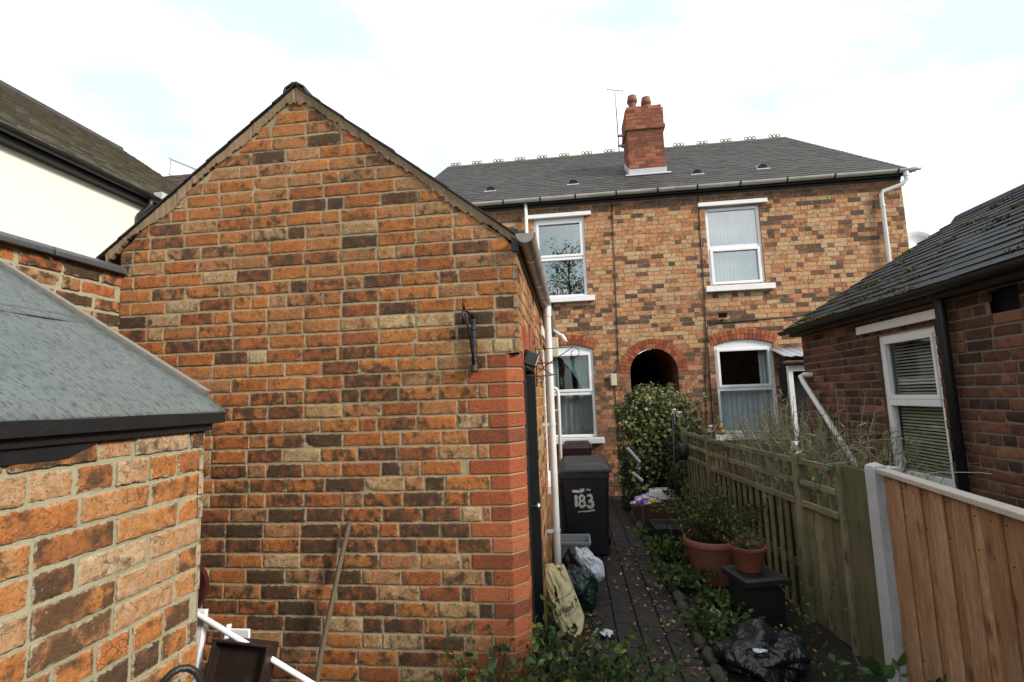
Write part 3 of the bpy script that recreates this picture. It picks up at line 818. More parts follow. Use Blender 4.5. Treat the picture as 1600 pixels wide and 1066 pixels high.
# gutter + fascia
GGX, GGZ = -.222, 2.845
g = MB(); g.bb(GX1-.02, GX1+.022, GY-.02, 7.25, 2.765, 2.9); g.build('fascia', M['black'], ob)
g = MB(); halfgutter(g, (GGX, 2.76, GGZ), (GGX, 7.25, GGZ), .06)
gu = g.build('gutter', M['gutter'], ob, smooth=True, auto=40)
for y in (3.15, 3.9, 4.5, 5.4, 6.3, 7.1):
    g = MB(); n = 10
    for k in range(n):
        a0, a1 = math.pi+math.pi*k/n, math.pi+math.pi*(k+1)/n
        p = [(GGX+r*math.cos(a), GGZ+r*math.sin(a)) for r, a in ((.0635, a0), (.0635, a1), (.059, a1), (.059, a0))]
        g.prism(p, 'y', y, y+.028)
    g.build('gutter_bracket', M['steel'] if y < 4 else M['gutter'], gu, smooth=False)
g = MB(); g.tube([(-.2, 4.9, 2.79), (-.2, 4.9, .05)], .034, 18); g.tube([(-.2, 4.9, 2.8), (-.2, 4.9, 2.7)], .04, 18)
dp = g.build('downpipe', M['pipe'], ob, smooth=True, auto=40)
for z in (1.62, .62):
    g = MB(); g.tube([(-.2, 4.9, z), (-.2, 4.9, z+.028)], .038, 18); g.bb(-.29, -.23, 4.86, 4.875, z, z+.028); g.build('pipe_clip', M['pipe'], dp, smooth=True, auto=40)
g = MB(); g.tube([(-.32, 7.0, 2.0), (-.25, 7.0, 2.02), (-.205, 7.0, 2.01), (-.185, 7.0, 1.97), (-.18, 7.0, 1.9), (-.19, 7.0, .05)], .024, 14)
dp2 = g.build('waste_pipe', M['pipe'], ob, smooth=True)
for z in (1.7, .85):
    g = MB(); g.tube([(-.186, 7.0, z), (-.186, 7.0, z+.025)], .029, 14); g.bb(-.29, -.2, 6.98, 6.99, z, z+.02); g.build('pipe_clip', M['pipe'], dp2)
g = MB(); g.tube([(-.3, 6.6, 2.86), (-.07, 6.6, 2.69), (-.04, 6.6, 2.66)], .019, 12); g.tube([(-.09, 6.6, 2.72), (-.035, 6.6, 2.62)], .025, 12)
g.build('overflow_pipe', M['pipe'], ob, smooth=True)
g = MB(); g.bb(-.29, -.14, 6.5, 6.72, 2.42, 2.68); mbx = g.build('meter_box', M['beige'], ob, bevel=.01)
# ================================================================== BACK HOUSE
HY = 9.75; HX0, HX1 = -3.38, 6.36; CHH = .0855
ho = thing('brick_house', 'two storey brick house across the end of the path with arched passage and tall chimney', 'house', (1.5, HY, 0))
WINS = {'ul': (-.6, .42, 3.86, 5.5), 'ur': (2.77, 3.79, 3.9, 5.49), 'll': (-.58, .46, 1.1, 2.8), 'lr': (2.74, 3.8, 1.1, 2.76)}
RISE = .11
def arc_half(z, zs, hw, rise):
    Rr = (hw*hw+rise*rise)/(2*rise); c = zs+rise-Rr; q = Rr*Rr-(z-c)**2
    return math.sqrt(q) if q > 0 else 0
def hcuts(z):
    cuts = []
    for k in ('ul', 'ur'):
        a, b, c, d = WINS[k]
        if c-.12 < z < d+.09: cuts.append((a-.006 if z > c else a-.1, b+.006 if z > c else b+.1)) if False else (cuts.append((a, b)) if c < z < d+.02 else None)
    for k in ('ll', 'lr'):
        a, b, c, d = WINS[k]; m, hw = (a+b)/2, (b-a)/2
        if c < z < d: cuts.append((a, b))
        elif d <= z < d+.32: 
            # the brick arch fills this zone
            h2 = hw+.03; Rr = (h2*h2+RISE**2)/(2*RISE); cz = d+RISE-Rr; q = (Rr+.185)**2-(z-cz)**2
            ho_ = min(h2+.02+.3*(z-d), math.sqrt(q)) if q > 0 else 0
            if ho_ > 0: cuts.append((m-ho_, m+ho_))
    if z < 2.3085: cuts.append((1.15, 2.05))
    elif z < 2.93:
        h = math.sqrt(max(0, .63**2-(z-2.3085)**2)); cuts.append((1.6-h, 1.6+h))
    return cuts
def hspan(z): return sub([(HX0, HX1)], hcuts(z))
def htone(rg, u, z):
    r = rg.random()
    mid = (2.75 < z < 3.1) or (4.25 < z < 4.45)
    low_shade = z < 2.75  # lower courses: shade at the facade foot put into the brick tones
    if z > 5.55: return rg.uniform(0, .3), .6
    dp_ = .13+(.2 if low_shade else 0)+(.12 if u > 3.9 and (4.8 < z < 5.5) else 0)+(.14 if (u < 1 and 3.4 < z < 4.4) else 0)+(.15 if 3.2 < z < 3.7 else 0)
    if r < dp_: return rg.uniform(0, .2), rg.uniform(.5, 1)
    if low_shade: return rg.uniform(.08, .5), rg.uniform(.1, .7)
    return rg.uniform(.25, .95), rg.uniform(0, .5)
g, mm = MB(), MB()
bricks(g, mm, (0, HY, 0), (1, 0, 0), (0, 0, 1), (0, -1, 0), hspan, 0, 68*CHH, CHH, .232, joint=.010, nx=0, ny=0, seed=21, tones=htone, umin=HX0, umax=HX1+.2, hp=.33, proud=(.003, .008), depth=.01)
hw_ = g.build('front_wall', M['brick_h'], ho); mm.build('mortar_bed', M['mort_h'], hw_)
g, mm = MB(), MB()
RY, RZ, EZ, EY = 14.35, 9.1, 5.88, 9.6
hs = (RZ-EZ)/(RY-EY)
bricks(g, mm, (HX1, 0, 0), (0, 1, 0), (0, 0, 1), (1, 0, 0), lambda z: [(max(HY, RY-(RZ-.1-z)/hs), min(18.9, RY+(RZ-.1-z)/hs))], 0, 104*CHH, CHH, .232, joint=.010, nx=0, ny=0, seed=22, tones=htone, umin=HY, umax=19, hp=.3, depth=.01)
bricks(g, mm, (HX0, 0, 0), (0, -1, 0), (0, 0, 1), (-1, 0, 0), lambda z: [(-min(18.9, RY+(RZ-.1-z)/hs), -max(HY, RY-(RZ-.1-z)/hs))], 0, 104*CHH, CHH, .232, joint=.010, nx=0, ny=0, seed=23, tones=htone, umin=-19, umax=-HY+.2, hp=.3, depth=.01)
o = g.build('end_wall', M['brick_h'], ho); mm.build('mortar_bed', M['mort_h'], o)
# arches
def abed(cx, cz, r0, r1, a0, a1):
    b = MB(); n = 24; vs = []
    for i in range(n+1):
        a = a0+(a1-a0)*i/n
        vs += [(cx+r0*math.cos(a), HY+.004, cz+r0*math.sin(a)), (cx+r1*math.cos(a), HY+.004, cz+r1*math.sin(a)), (cx+r0*math.cos(a), HY+.1, cz+r0*math.sin(a))]
    b.add(vs, [(3*i, 3*i+1, 3*i+4, 3*i+3) for i in range(n)]+[(3*i, 3*i+3, 3*i+5, 3*i+2) for i in range(n)]); return b
g = MB(); arch(g, 1.6, 2.3085, .45, .645, 0, math.pi, 26, HY, .012, .12, 'x', 2)
pa = g.build('passage_arch', M['brick_q'], ho)
abed(1.6, 2.3085, .452, .70, 0, math.pi).build('arch_bed', M['mort_h'], pa)
for k in ('ll', 'lr'):
    a, b, c, d = WINS[k]; m, hw = (a+b)/2, (b-a)/2+.03
    Rr = (hw*hw+RISE**2)/(2*RISE); cz = d+RISE-Rr; al = math.asin(min(1, (hw+.0)/Rr))
    g = MB(); arch(g, m, cz, Rr, Rr+.2, math.pi/2-al*1.03, math.pi/2+al*1.03, 17, HY, .012, .1, 'x', 2, 5)
    wa_ = g.build('window_arch', M['brick_q'], ho)
    abed(m, cz, Rr+.002, Rr+.27, math.pi/2-al*1.12, math.pi/2+al*1.12).build('arch_bed', M['mort_h'], wa_)
# passage tunnel
g = MB(); n = 16
pp = [(1.15, 0), (1.15, 2.3)]+[(1.6-.45*math.cos(math.pi*i/n), 2.3+.45*math.sin(math.pi*i/n)) for i in range(1, n)]+[(2.05, 2.3), (2.05, 0)]
vs = [(x, y, z) for y in (HY+.01, HY+8) for x, z in pp]; L = len(pp)
g.add(vs, [(i, i+1, L+i+1, L+i) for i in range(L-1)]+[tuple(range(L, 2*L))])
g.build('passage_lining', M['brick_r'], ho)
# windows
def house_window(key, style):
    a, b, c, d = WINS[key]; y0 = HY+.035; seg = key in ('ll', 'lr')
    f = MB(); fw = .055; zm = c+(d-c)*(.49 if not seg else .5)
    def fr(x0, x1, z0, z1, ya=0, yb=.06): f.bb(x0, x1, y0+ya, y0+yb, z0, z1)
    fr(a, a+fw, c, d); fr(b-fw, b, c, d); fr(a+fw, b-fw, c, c+fw); fr(a+fw, b-fw, d-fw-.02, d); fr(a+fw, b-fw, zm-.035, zm+.035, -.004, .06)
    # opening sash stands proud of the frame
    sx0, sx1 = a+fw-.01, b-fw+.01
    if seg or key == 'ul': s0, s1 = zm+.03, d-fw-.01
    else: s0, s1 = c+fw-.01, zm-.03
    if True:
        for (p, q, r_, t_) in ((sx0, sx0+.05, s0, s1), (sx1-.05, sx1, s0, s1), (sx0+.05, sx1-.05, s0, s0+.05), (sx0+.05, sx1-.05, s1-.05, s1)): fr(p, q, r_, t_, -.018, .03)
    if seg:
        m, hw = (a+b)/2, (b-a)/2; Rr = (hw*hw+RISE**2)/(2*RISE); cz = d+RISE-Rr; al = math.asin(hw/Rr)
        f.prism([(a, d), (b, d)]+[(m+Rr*math.sin(al-2*al*i/12), cz+Rr*math.cos(al-2*al*i/12)) for i in range(13)], 'y', y0+.002, y0+.06)
    w = f.build('window', M['upvc'], ho, bevel=.005)
    g = MB(); g.bb(a+.04, b-.04, y0+.035, y0+.041, c+.03, d-.03); g.build('pane', M['glass_up'] if not seg else M['glass'], w)
    g = MB(); g.bb(a-.11, b+.13, HY-.1, HY+.04, c-.11, c-.002); g.build('sill', M['sill'], w, bevel=.008)
    if not seg:
        g = MB(); g.bb(a-.13, b+.14, HY-.07, HY+.03, d+.005, d+.085); g.build('lintel_board', M['upvc'], w, bevel=.006)
    # reveal
    g = MB(); g.bb(a-.05, a-.001, HY+.002, HY+.14, c, d); g.bb(b+.001, b+.05, HY+.002, HY+.14, c, d); g.bb(a-.05, b+.05, HY+.09, HY+.14, d, d+.14); g.build('reveal', M['brick_h'], w)
    # room behind
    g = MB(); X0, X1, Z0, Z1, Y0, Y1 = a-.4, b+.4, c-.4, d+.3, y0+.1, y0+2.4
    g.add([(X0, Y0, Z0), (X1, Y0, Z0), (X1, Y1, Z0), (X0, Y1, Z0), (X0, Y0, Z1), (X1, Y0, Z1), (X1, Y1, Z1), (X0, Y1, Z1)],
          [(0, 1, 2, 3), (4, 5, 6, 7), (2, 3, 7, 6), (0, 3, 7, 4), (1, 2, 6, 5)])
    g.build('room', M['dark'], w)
    def drape(x0, x1, z0, z1, yb, amp, waves, mat, pinch=None, nm='curtain'):
        g = MB(); nx_, nz = int(waves*8), 14; vs = []
        for i in range(nx_+1):
            for j in range(nz+1):
                s, t = i/nx_, j/nz; x = x0+(x1-x0)*s
                if pinch: x = x0+(x1-x0)*pinch(s, t)
                vs.append((x, yb+amp*math.sin(2*math.pi*waves*s+.6*math.sin(5*s))*(.6+.4*t)+.004*math.sin(17*s+3*t), z0+(z1-z0)*t))
        g.add(vs, [(i*(nz+1)+j, (i+1)*(nz+1)+j, (i+1)*(nz+1)+j+1, i*(nz+1)+j+1) for i in range(nx_) for j in range(nz)])
        g.build(nm, mat, w, smooth=True)
    yb = y0+.13
    if style == 'nets':
        drape(a+.02, b-.02, c+.02, d-.02, yb, .014, 15, M['curtain'])
    elif style == 'lace':
        drape(a+.02, b-.02, c, zm, yb, .008, 9, M['lace'])
        drape(a+.3, b-.02, zm-.02, d, yb+.03, .02, 6, M['curtain_g'], lambda s, t: 1-(1-s)*(.25+.75*t**1.3))
        drape(a, a+.35, zm-.02, d, yb+.03, .02, 4, M['curtain_g'])
    elif style == 'half':
        drape(a+.02, b-.02, c, zm, yb, .02, 11, M['curtain'])
        drape(a+.02, a+.14, zm, d, yb+.05, .02, 2, M['curtain']); drape(b-.2, b-.02, zm, d, yb+.05, .02, 3, M['curtain'])
    elif style == 'none':
        drape(b-.2, b-.02, c, d, yb+.35, .03, 3, M['curtain'])
    return w
house_window('ul', 'none'); house_window('ur', 'nets'); house_window('ll', 'lace'); house_window('lr', 'half')
# roof
Ls = math.hypot(RY-EY, RZ-EZ); Wv = V(0, (RY-EY)/Ls, (RZ-EZ)/Ls); Nv = V(0, -(RZ-EZ)/Ls, (RY-EY)/Ls)
g = MB(); slates(g, (HX0-.12, EY, EZ), (1, 0, 0), Wv, Nv, HX1-HX0+.26, 30, Ls/30, .26, .006, 31, .003)
Wb = V(0, -(RY-EY)/Ls, (RZ-EZ)/Ls); Nb = V(0, (RZ-EZ)/Ls, (RY-EY)/Ls)
slates(g, (HX1+.14, RY+(RY-EY), EZ), (-1, 0, 0), Wb, Nb, HX1-HX0+.26, 15, Ls/15, .5, .006, 32, .003)
ro = g.build('roof', M['slate'], ho)
g = MB(); g.add([(HX0-.1, EY, EZ-.004), (HX1+.12, EY, EZ-.004), (HX1+.12, RY, RZ-.004), (HX0-.1, RY, RZ-.004), (HX1+.12, 2*RY-EY, EZ-.004), (HX0-.1, 2*RY-EY, EZ-.004), (HX0-.1, EY, EZ-.07), (HX1+.12, EY, EZ-.07), (HX1+.12, RY, RZ-.07), (HX0-.1, RY, RZ-.07)],
   [(0, 1, 2, 3), (3, 2, 4, 5), (0, 6, 7, 1), (1, 7, 8, 2), (0, 3, 9, 6), (6, 9, 8, 7)]); g.build('roof_boarding', M['dark'], ro)
# crested ridge
g = MB(); g.prism([(RY-.11, RZ-.06), (RY, RZ+.03), (RY+.11, RZ-.06), (RY+.09, RZ-.07), (RY, RZ+.005), (RY-.09, RZ-.07)], 'x', HX0-.1, HX1+.12)
rt = g.build('ridge_tile', M['crest'], ro)
def ring(cx, cy, cz, r, rt_=.014, n=14):
    g2.tube([(cx+r*math.cos(2*math.pi*k/n), cy, cz+r*math.sin(2*math.pi*k/n)) for k in range(n+1)], rt_, 6, False)
for i in range(15):
    x = HX0+.15+i*.672
    g2 = MB()
    for dx in (-.105, 0, .105): ring(x+dx, RY, RZ+.075, .043)
    g2.bb(x-.15, x+.15, RY-.012, RY+.012, RZ+.015, RZ+.035)
    g2.build('ridge_crest', M['crest'], ro, smooth=True, auto=50)
# vents
for x, y in ((-1.6, 10.6), (.26, 10.6), (2.92, 10.6), (4.27, 10.6)):
    z = EZ+hs*(y-EY); g = MB()
    n = 12; prof = [(.11*math.cos(math.pi*k/n), .12*math.sin(math.pi*k/n)) for k in range(n+1)]
    vs, fs = [], []
    for s, yy, zz in ((1, 0, 0), (.9, .05, .03), (.5, .22, .14)):
        for p, q_ in prof: vs.append((x+p*s, y+yy, z+zz+.008+q_*s*(.9 if s > .6 else .55)))
    m = n+1
    for l in range(2): fs += [(l*m+k, l*m+k+1, (l+1)*m+k+1, (l+1)*m+k) for k in range(n)]
    fs.append(tuple(range(2*m, 3*m)))
    g.add(vs, fs); vo = g.build('roof_vent', M['lead'], ro, smooth=True, auto=40)
    g = MB(); g.add([(x+p*.85, y+.004, z+.012+q_*.72) for p, q_ in prof], [tuple(range(m))]); g.build('vent_opening', M['dark'], vo)
    g = MB(); g.box((x, y-.03, z-.008), (.27, .08, .012), rotx(math.atan(hs))); g.build('vent_flashing', M['lead'], vo)
# scattered bird lime / lichen spots on slates are in the material
# chimney
CX0, CX1, CY0, CY1, CZT = 1.56, 2.36, 11.0, 11.75, 8.5
g, mm = MB(), MB()
def chim(x0, x1, y0, y1, z0, z1, sd):
    kw = dict(ch=.083, bl=.232, joint=.010, nx=0, ny=0, hp=0, proud=(.003, .008), depth=.01)
    bricks(g, mm, (0, y0, 0), (1, 0, 0), (0, 0, 1), (0, -1, 0), lambda z: [(x0, x1)], z0, z1, seed=sd, umin=x0, umax=x1+.1, **kw)
    bricks(g, mm, (x0, 0, 0), (0, -1, 0), (0, 0, 1), (-1, 0, 0), lambda z: [(-y1, -y0)], z0, z1, seed=sd+1, umin=-y1, umax=-y0+.1, **kw)
    bricks(g, mm, (x1, 0, 0), (0, 1, 0), (0, 0, 1), (1, 0, 0), lambda z: [(y0, y1)], z0, z1, seed=sd+2, umin=y0, umax=y1+.1, **kw)
    bricks(g, mm, (0, y1, 0), (-1, 0, 0), (0, 0, 1), (0, 1, 0), lambda z: [(-x1, -x0)], z0, z1, seed=sd+3, umin=-x1, umax=-x0+.1, **kw)
    mm.quad((x0, y0, z1), (x1, y0, z1), (x1, y1, z1), (x0, y1, z1)); mm.quad((x0, y0, z0), (x1, y0, z0), (x1, y1, z0), (x0, y1, z0))
chim(CX0, CX1, CY0, CY1, 6.5, 6.5+.083*17, 41)
chim(CX0-.045, CX1+.045, CY0-.045, CY1+.045, 6.5+.083*17, 6.5+.083*18, 45)
chim(CX0-.02, CX1+.02, CY0-.02, CY1+.02, 6.5+.083*18, 6.5+.083*23, 49)
chim(CX0+.01, CX1-.01, CY0+.01, CY1-.01, 6.5+.083*23, 6.5+.083*24, 53)
ch_ = g.build('chimney', M['brick_c'], ho); mm.build('mortar_bed', M['mort_h'], ch_)
g = MB(); g.box(((CX0+CX1)/2, CY0-.06, EZ+hs*(CY0-.06-EY)+.03), (1.0, .14, .012), rotx(math.atan(hs))); g.bb(CX0-.02, CX1+.02, CY0-.02, CY0-.011, 6.78, 6.97)
zb = EZ+hs*(CY0-EY)
for x0, x1 in ((CX0-.02, CX0-.008), (CX1+.008, CX1+.02)): g.prism([(CY0-.015, zb-.05), (CY1, zb+hs*.75-.05), (CY1, zb+hs*.75+.16), (CY0-.015, zb+.16)], 'x', x0, x1)
g.build('lead_flashing', M['lead'], ch_)
ZT = 6.5+.083*24
for x in (1.76, 2.1):
    g = MB(); g.lathe([(.1, 0), (.095, .05), (.088, .24), (.105, .26), (.12, .28), (.12, .34), (.108, .36), (.1, .43), (.085, .43), (.08, .2)], (x, 11.3+(.12 if x > 2 else 0), ZT), 20)
    g.build('chimney_pot', M['potclay'], ch_, smooth=True, auto=40)
    g = MB(); g.lathe([(.2, 0), (.12, .06), (0, .07)], (x, 11.3+(.12 if x > 2 else 0), ZT), 16); g.build('pot_haunching', M['mort_r'], ch_)
# gutter, dark fascia courses, pipes
g = MB(); halfgutter(g, (HX0-.15, EY-.02, EZ-.0), (HX1+.16, EY-.02, EZ-.0), .062)
gu = g.build('gutter', M['gutter_h'], ho, smooth=True, auto=40)
for x in (-1.2, -.45, .25, 1.05, 1.85, 2.6, 3.4, 4.25, 5.1, 6.2):
    g = MB(); halfgutter(g, (x, EY-.02, EZ+.001), (x+.03, EY-.02, EZ+.001), .0665, .004, 10, False); g.build('gutter_bracket', M['black'], gu)
g = MB(); g.bb(HX0, HX1, HY-.03, HY-.005, EZ-.13, EZ-.02); g.bb(HX0, HX1, HY-.12, HY-.03, EZ-.09, EZ-.04); g.build('fascia', M['black'], ho)
g = MB(); g.tube([(-.74, HY-.1, EZ-.06), (-.74, HY-.1, 2.2)], .034, 14); g.build('downpipe', M['pipe'], ho, smooth=True)
g = MB(); g.tube([(6.36, EY-.02, EZ-.05), (6.36, EY-.02, EZ-.2), (6.3, EY+.01, EZ-.27), (5.98, EY+.06, EZ-.36), (5.95, EY+.07, EZ-.42), (5.95, EY+.07, 2)], .036, 14); g.tube([(6.36, EY-.02, EZ-.04), (6.36, EY-.02, EZ-.13)], .045, 14)
g.tube([(5.95, EY+.07, EZ-.62), (5.95, EY+.07, EZ-.66)], .043, 14)
g.build('downpipe', M['pipe'], ho, smooth=True, auto=50)
g = MB(); g.tube([(HX1+.1, EY-.02, EZ-.01), (HX1+.26, EY-.02, EZ+.005)], .04, 12); g.build('gutter_outlet', M['gutter_h'], gu, smooth=True)
# cables clipped to the wall
for pts in ([(.985, 5.72), (.975, 4.6), (.955, 3.4), (.93, 2.42), (.87, 2.32), (.82, 2.3)], [(.84, 2.1), (.86, 1.6), (.87, .4)], [(2.66, 5.72), (2.65, 4.4), (2.62, 3.3), (2.56, 2.4), (2.5, 1.5), (2.48, 1.1)], [(4.6, 3.27), (3.6, 3.22), (2.72, 3.18), (2.64, 3.12), (2.63, 2.95), (2.62, 2.2), (2.6, 1.0)]):
    g = MB(); g.tube([(x, HY-.016, z) for x, z in pts], .0085, 6); g.build('cable', M['black'], ho, smooth=True)
g = MB(); g.bb(.77, .88, HY-.07, HY-.008, 2.07, 2.3); g.build('junction_box', M['beige'], ho, bevel=.012)
g = MB(); g.box((2.92, HY-.09, 3.33), (.15, .05, .1), rotx(.35)); lo = g.build('security_light', M['iron'], ho, bevel=.006)
g = MB(); g.box((2.92, HY-.118, 3.322), (.125, .004, .078), rotx(.35)); g.build('lens', M['glass_up'], lo)
g = MB(); g.bb(2.9, 2.94, HY-.07, HY-.008, 3.22, 3.26); g.build('bracket', M['iron'], lo)

# chimney-side TV aerial
an = thing('tv_aerial', 'thin television aerial mast strapped beside the chimney', 'aerial', (1.45, 11.4, 7.3))
g = MB(); g.tube([(1.4, 11.4, 7.55), (1.39, 11.4, 9.2)], .014, 8); g.bb(1.38, 1.56, 11.38, 11.42, 7.75, 7.8); g.bb(1.38, 1.56, 11.38, 11.42, 8.0, 8.05); g.build('mast', M['aerial'], an)
g = MB(); g.tube([(1.18, 11.3, 9.18), (1.6, 11.5, 9.22)], .008, 6)
for k in range(4):
    t = k/3; x, y = 1.2+.38*t, 11.31+.19*t; g.tube([(x+.02, y-.04, 9.06+.04*t), (x-.02, y+.04, 9.3+.04*t)], .006, 6)
g.build('aerial_element', M['aerial'], an)
# satellite dish beyond the right end
sd = thing('satellite_dish', 'pale satellite dish on the far right edge of the house', 'satellite dish', (HX1, 10.3, 4.6))
g = MB(); g.lathe([(0, 0), (.12, .012), (.22, .05), (.29, .1), (.3, .105), (.29, .108), (.22, .06), (.0, .01)], (6.88, 10.3, 4.58), 28, rot=rotx(R(72)) @ rotz(0)); g.build('dish', M['lead'], sd, smooth=True)
g = MB(); g.tube([(HX1, 10.45, 4.35), (6.7, 10.45, 4.35), (6.88, 10.36, 4.56)], .02, 8); g.build('arm', M['aerial'], sd)

# ================================================================== RIGHT OUTBUILDING
RX = 3.0
rb = thing('red_brick_outbuilding', 'long dark red brick outbuilding with mossy tile roof behind the fence', 'outbuilding', (RX, 4, 0))
def rspan(z):
    c = []
    if 1.03 < z < 2.42: c.append((4.42, 5.2))
    if 2.36 < z < 2.53: c.append((3.62, 3.86))
    return sub([(-3.6, 6.76)], c)  # unseen near end lengthened past the camera to shade the path
def rtone(rg, u, z):
    r = rg.random()
    if r < .05: return rg.uniform(.9, 1), 0
    return rg.uniform(0, .85), rg.uniform(.2, .9)
g, mm = MB(), MB()
bricks(g, mm, (RX, 0, 0), (0, -1, 0), (0, 0, 1), (-1, 0, 0), lambda z: [(-b, -a) for a, b in rspan(z)][::-1], 0, 31*.085, .085, .236, joint=.014, nx=3, ny=2, seed=61, tones=rtone, umin=-6.8, umax=3.7)
rw = g.build('side_wall', M['brick_r'], rb, smooth=True, auto=35); mm.build('mortar_bed', M['mort_r'], rw)
g, mm = MB(), MB()
rs_ = .61; RRX, RRZ = 5.17, 4.06
bricks(g, mm, (0, 6.76, 0), (-1, 0, 0), (0, 0, 1), (0, 1, 0), lambda z: [(-min(7.3, RRX+(RRZ-.06-z)/rs_), -max(3.0, RRX-(RRZ-.06-z)/rs_))], 0, 46*.085, .085, .236, joint=.012, nx=0, ny=0, seed=62, tones=rtone, umin=-7.4, umax=-2.9)
bricks(g, mm, (0, -3.6, 0), (1, 0, 0), (0, 0, 1), (0, -1, 0), lambda z: [(max(3.0, RRX-(RRZ-.06-z)/rs_), min(7.3, RRX+(RRZ-.06-z)/rs_))], 0, 46*.085, .085, .236, joint=.012, nx=0, ny=0, seed=65, tones=rtone, umin=2.9, umax=7.4)
o = g.build('end_wall', M['brick_r'], rb); mm.build('mortar_bed', M['mort_r'], o)
g = MB(); g.bb(RX-.006, RX+.03, -3.6, 6.74, 2.58, 2.66)
g.bb(RX-.1, RX+.005, -3.7, 6.8, 2.56, 2.6); g.bb(RX-.12, RX-.095, -3.7, 6.83, 2.57, 2.66)
g.build('fascia', M['black'], rb)
ex, ez = 2.83, 2.665; Lw = math.hypot(RRX-ex, RRZ-ez); W2 = V((RRX-ex)/Lw, 0, (RRZ-ez)/Lw); N2 = V(-(RRZ-ez)/Lw, 0, (RRX-ex)/Lw)
g = MB(); slates(g, (ex, 6.87, ez), (0, -1, 0), W2, N2, 10.6, 16, Lw/16, .265, .009, 63, .004)
slates(g, (2*RRX-ex, -3.73, ez), (0, 1, 0), V(-W2[0], 0, W2[2]), V(-N2[0], 0, N2[2]), 10.6, 16, Lw/16, .265, .009, 64, .004)
ro = g.build('roof', M['slate_r'], rb)
g = MB(); g.prism([(ex, ez-.004), (RRX, RRZ-.004), (2*RRX-ex, ez-.004), (2*RRX-ex, ez-.035), (RRX, RRZ-.035), (ex, ez-.035)], 'y', -3.7, 6.85); g.build('roof_boarding', M['black'], ro)
g = MB()
for k in range(23):
    y = 6.9-k*.45; g.prism([(RRX-.12, RRZ-.055), (RRX-.07, RRZ+.01), (RRX, RRZ+.045), (RRX+.07, RRZ+.01), (RRX+.12, RRZ-.055)], 'y', y-.44, y)
g.build('ridge_tile', M['slate_r'], ro, bevel=.004)
# moss cushions along the tile edges
g = MB(); rg = random.Random(8); pts, ds = [], []
for _ in range(85):
    cy = rg.uniform(2.2, 6.8); cw = rg.random()**1.5*Lw*.98; wd = rg.uniform(.05, .22)
    row = round(cw/(Lw/16))*(Lw/16); npt = int(wd*260*rg.uniform(.5, 1.3))
    for _ in range(npt):
        pts.append(V(ex, cy, ez)+W2*(row+rg.gauss(.008, .016))+V(0, rg.gauss(0, wd/2), 0)+N2*rg.uniform(.008, .03)); ds.append(N2)
leaves(g, pts, .019, 'quad', ds, (0, 1), 5, 1.2)
g.build('moss', M['moss'], ro)
# black downpipe and gutter
g = MB(); halfgutter(g, (ex-.02, 6.9, ez-.02), (ex-.02, -3.7, ez-.02), .05, .004, 8); gu = g.build('gutter', M['black'], rb, smooth=True, auto=40)
g = MB(); g.tube([(2.88, 4.24, 2.66), (2.9, 4.24, 2.6), (2.93, 4.24, 2.56), (2.935, 4.24, 2.5), (2.935, 4.24, 0)], .036, 14); g.build('downpipe', M['black'], rb, smooth=True)
# window with blind
f = MB(); xw = RX+.05
for (a, b, c, e, ya) in ((4.42, 4.48, 1.03, 2.42, 0), (5.14, 5.2, 1.03, 2.42, 0), (4.48, 5.14, 1.03, 1.12, 0), (4.48, 5.14, 2.32, 2.42, 0), (4.48, 5.14, 1.71, 1.78, -.012)): f.bb(xw-.03+ya, xw+.03, a, b, c, e)
for (a, b, c, e) in ((4.47, 4.5, 1.77, 2.33), (5.11, 5.15, 1.77, 2.33), (4.5, 5.11, 1.77, 1.81), (4.5, 5.11, 2.29, 2.33)): f.bb(xw-.045, xw+.0, a, b, c, e)
wo = f.build('window', M['upvc'], rb, bevel=.004)
g = MB(); g.bb(xw, xw+.006, 4.46, 5.16, 1.1, 2.34); g.build('pane', M['glass'], wo)
g = MB()
for k in range(42):
    z = 1.12+k*.029; g.add([(xw+.04, 4.49, z), (xw+.04, 5.13, z), (xw+.054, 5.13, z+.016), (xw+.054, 4.49, z+.016)], [(0, 1, 2, 3)])
g.build('blind', M['blind'], wo)
g = MB(); g.bb(RX-.03, RX+.05, 4.38, 5.22, .98, 1.03); g.build('sill', M['upvc'], wo, bevel=.005)
g = MB(); g.bb(RX-.045, RX+.03, 4.33, 5.46, 2.425, 2.505); g.build('lintel_board', M['upvc'], wo, bevel=.004)
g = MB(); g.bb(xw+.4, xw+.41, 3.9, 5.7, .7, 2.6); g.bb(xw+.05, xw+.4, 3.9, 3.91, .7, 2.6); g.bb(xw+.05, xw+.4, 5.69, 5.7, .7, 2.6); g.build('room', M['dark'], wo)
g = MB(); g.bb(RX+.08, RX+.1, 3.5, 3.95, 2.3, 2.55); g.build('air_vent', M['dark'], rb)
# the brick reveal
g = MB(); g.bb(RX+.0, RX+.02, 4.37, 4.418, 1.03, 2.42); g.bb(RX+.0, RX+.1, 5.202, 5.21, 1.03, 2.42); g.build('window_reveal', M['brick_r'], rb)
# white waste pipe slanting down the wall
g = MB(); g.tube([(3.0, 6.55, 2.06), (2.92, 6.62, 2.07), (2.88, 6.62, 2.05), (2.88, 6.57, 1.98), (2.88, 5.55, 1.07), (2.88, 5.1, .67)], .03, 14)
wp = g.build('waste_pipe', M['pipe'], rb, smooth=True)
g = MB(); g.bb(2.85, 3.0, 6.08, 6.1, 1.52, 1.56); g.build('pipe_clip', M['iron'], wp)

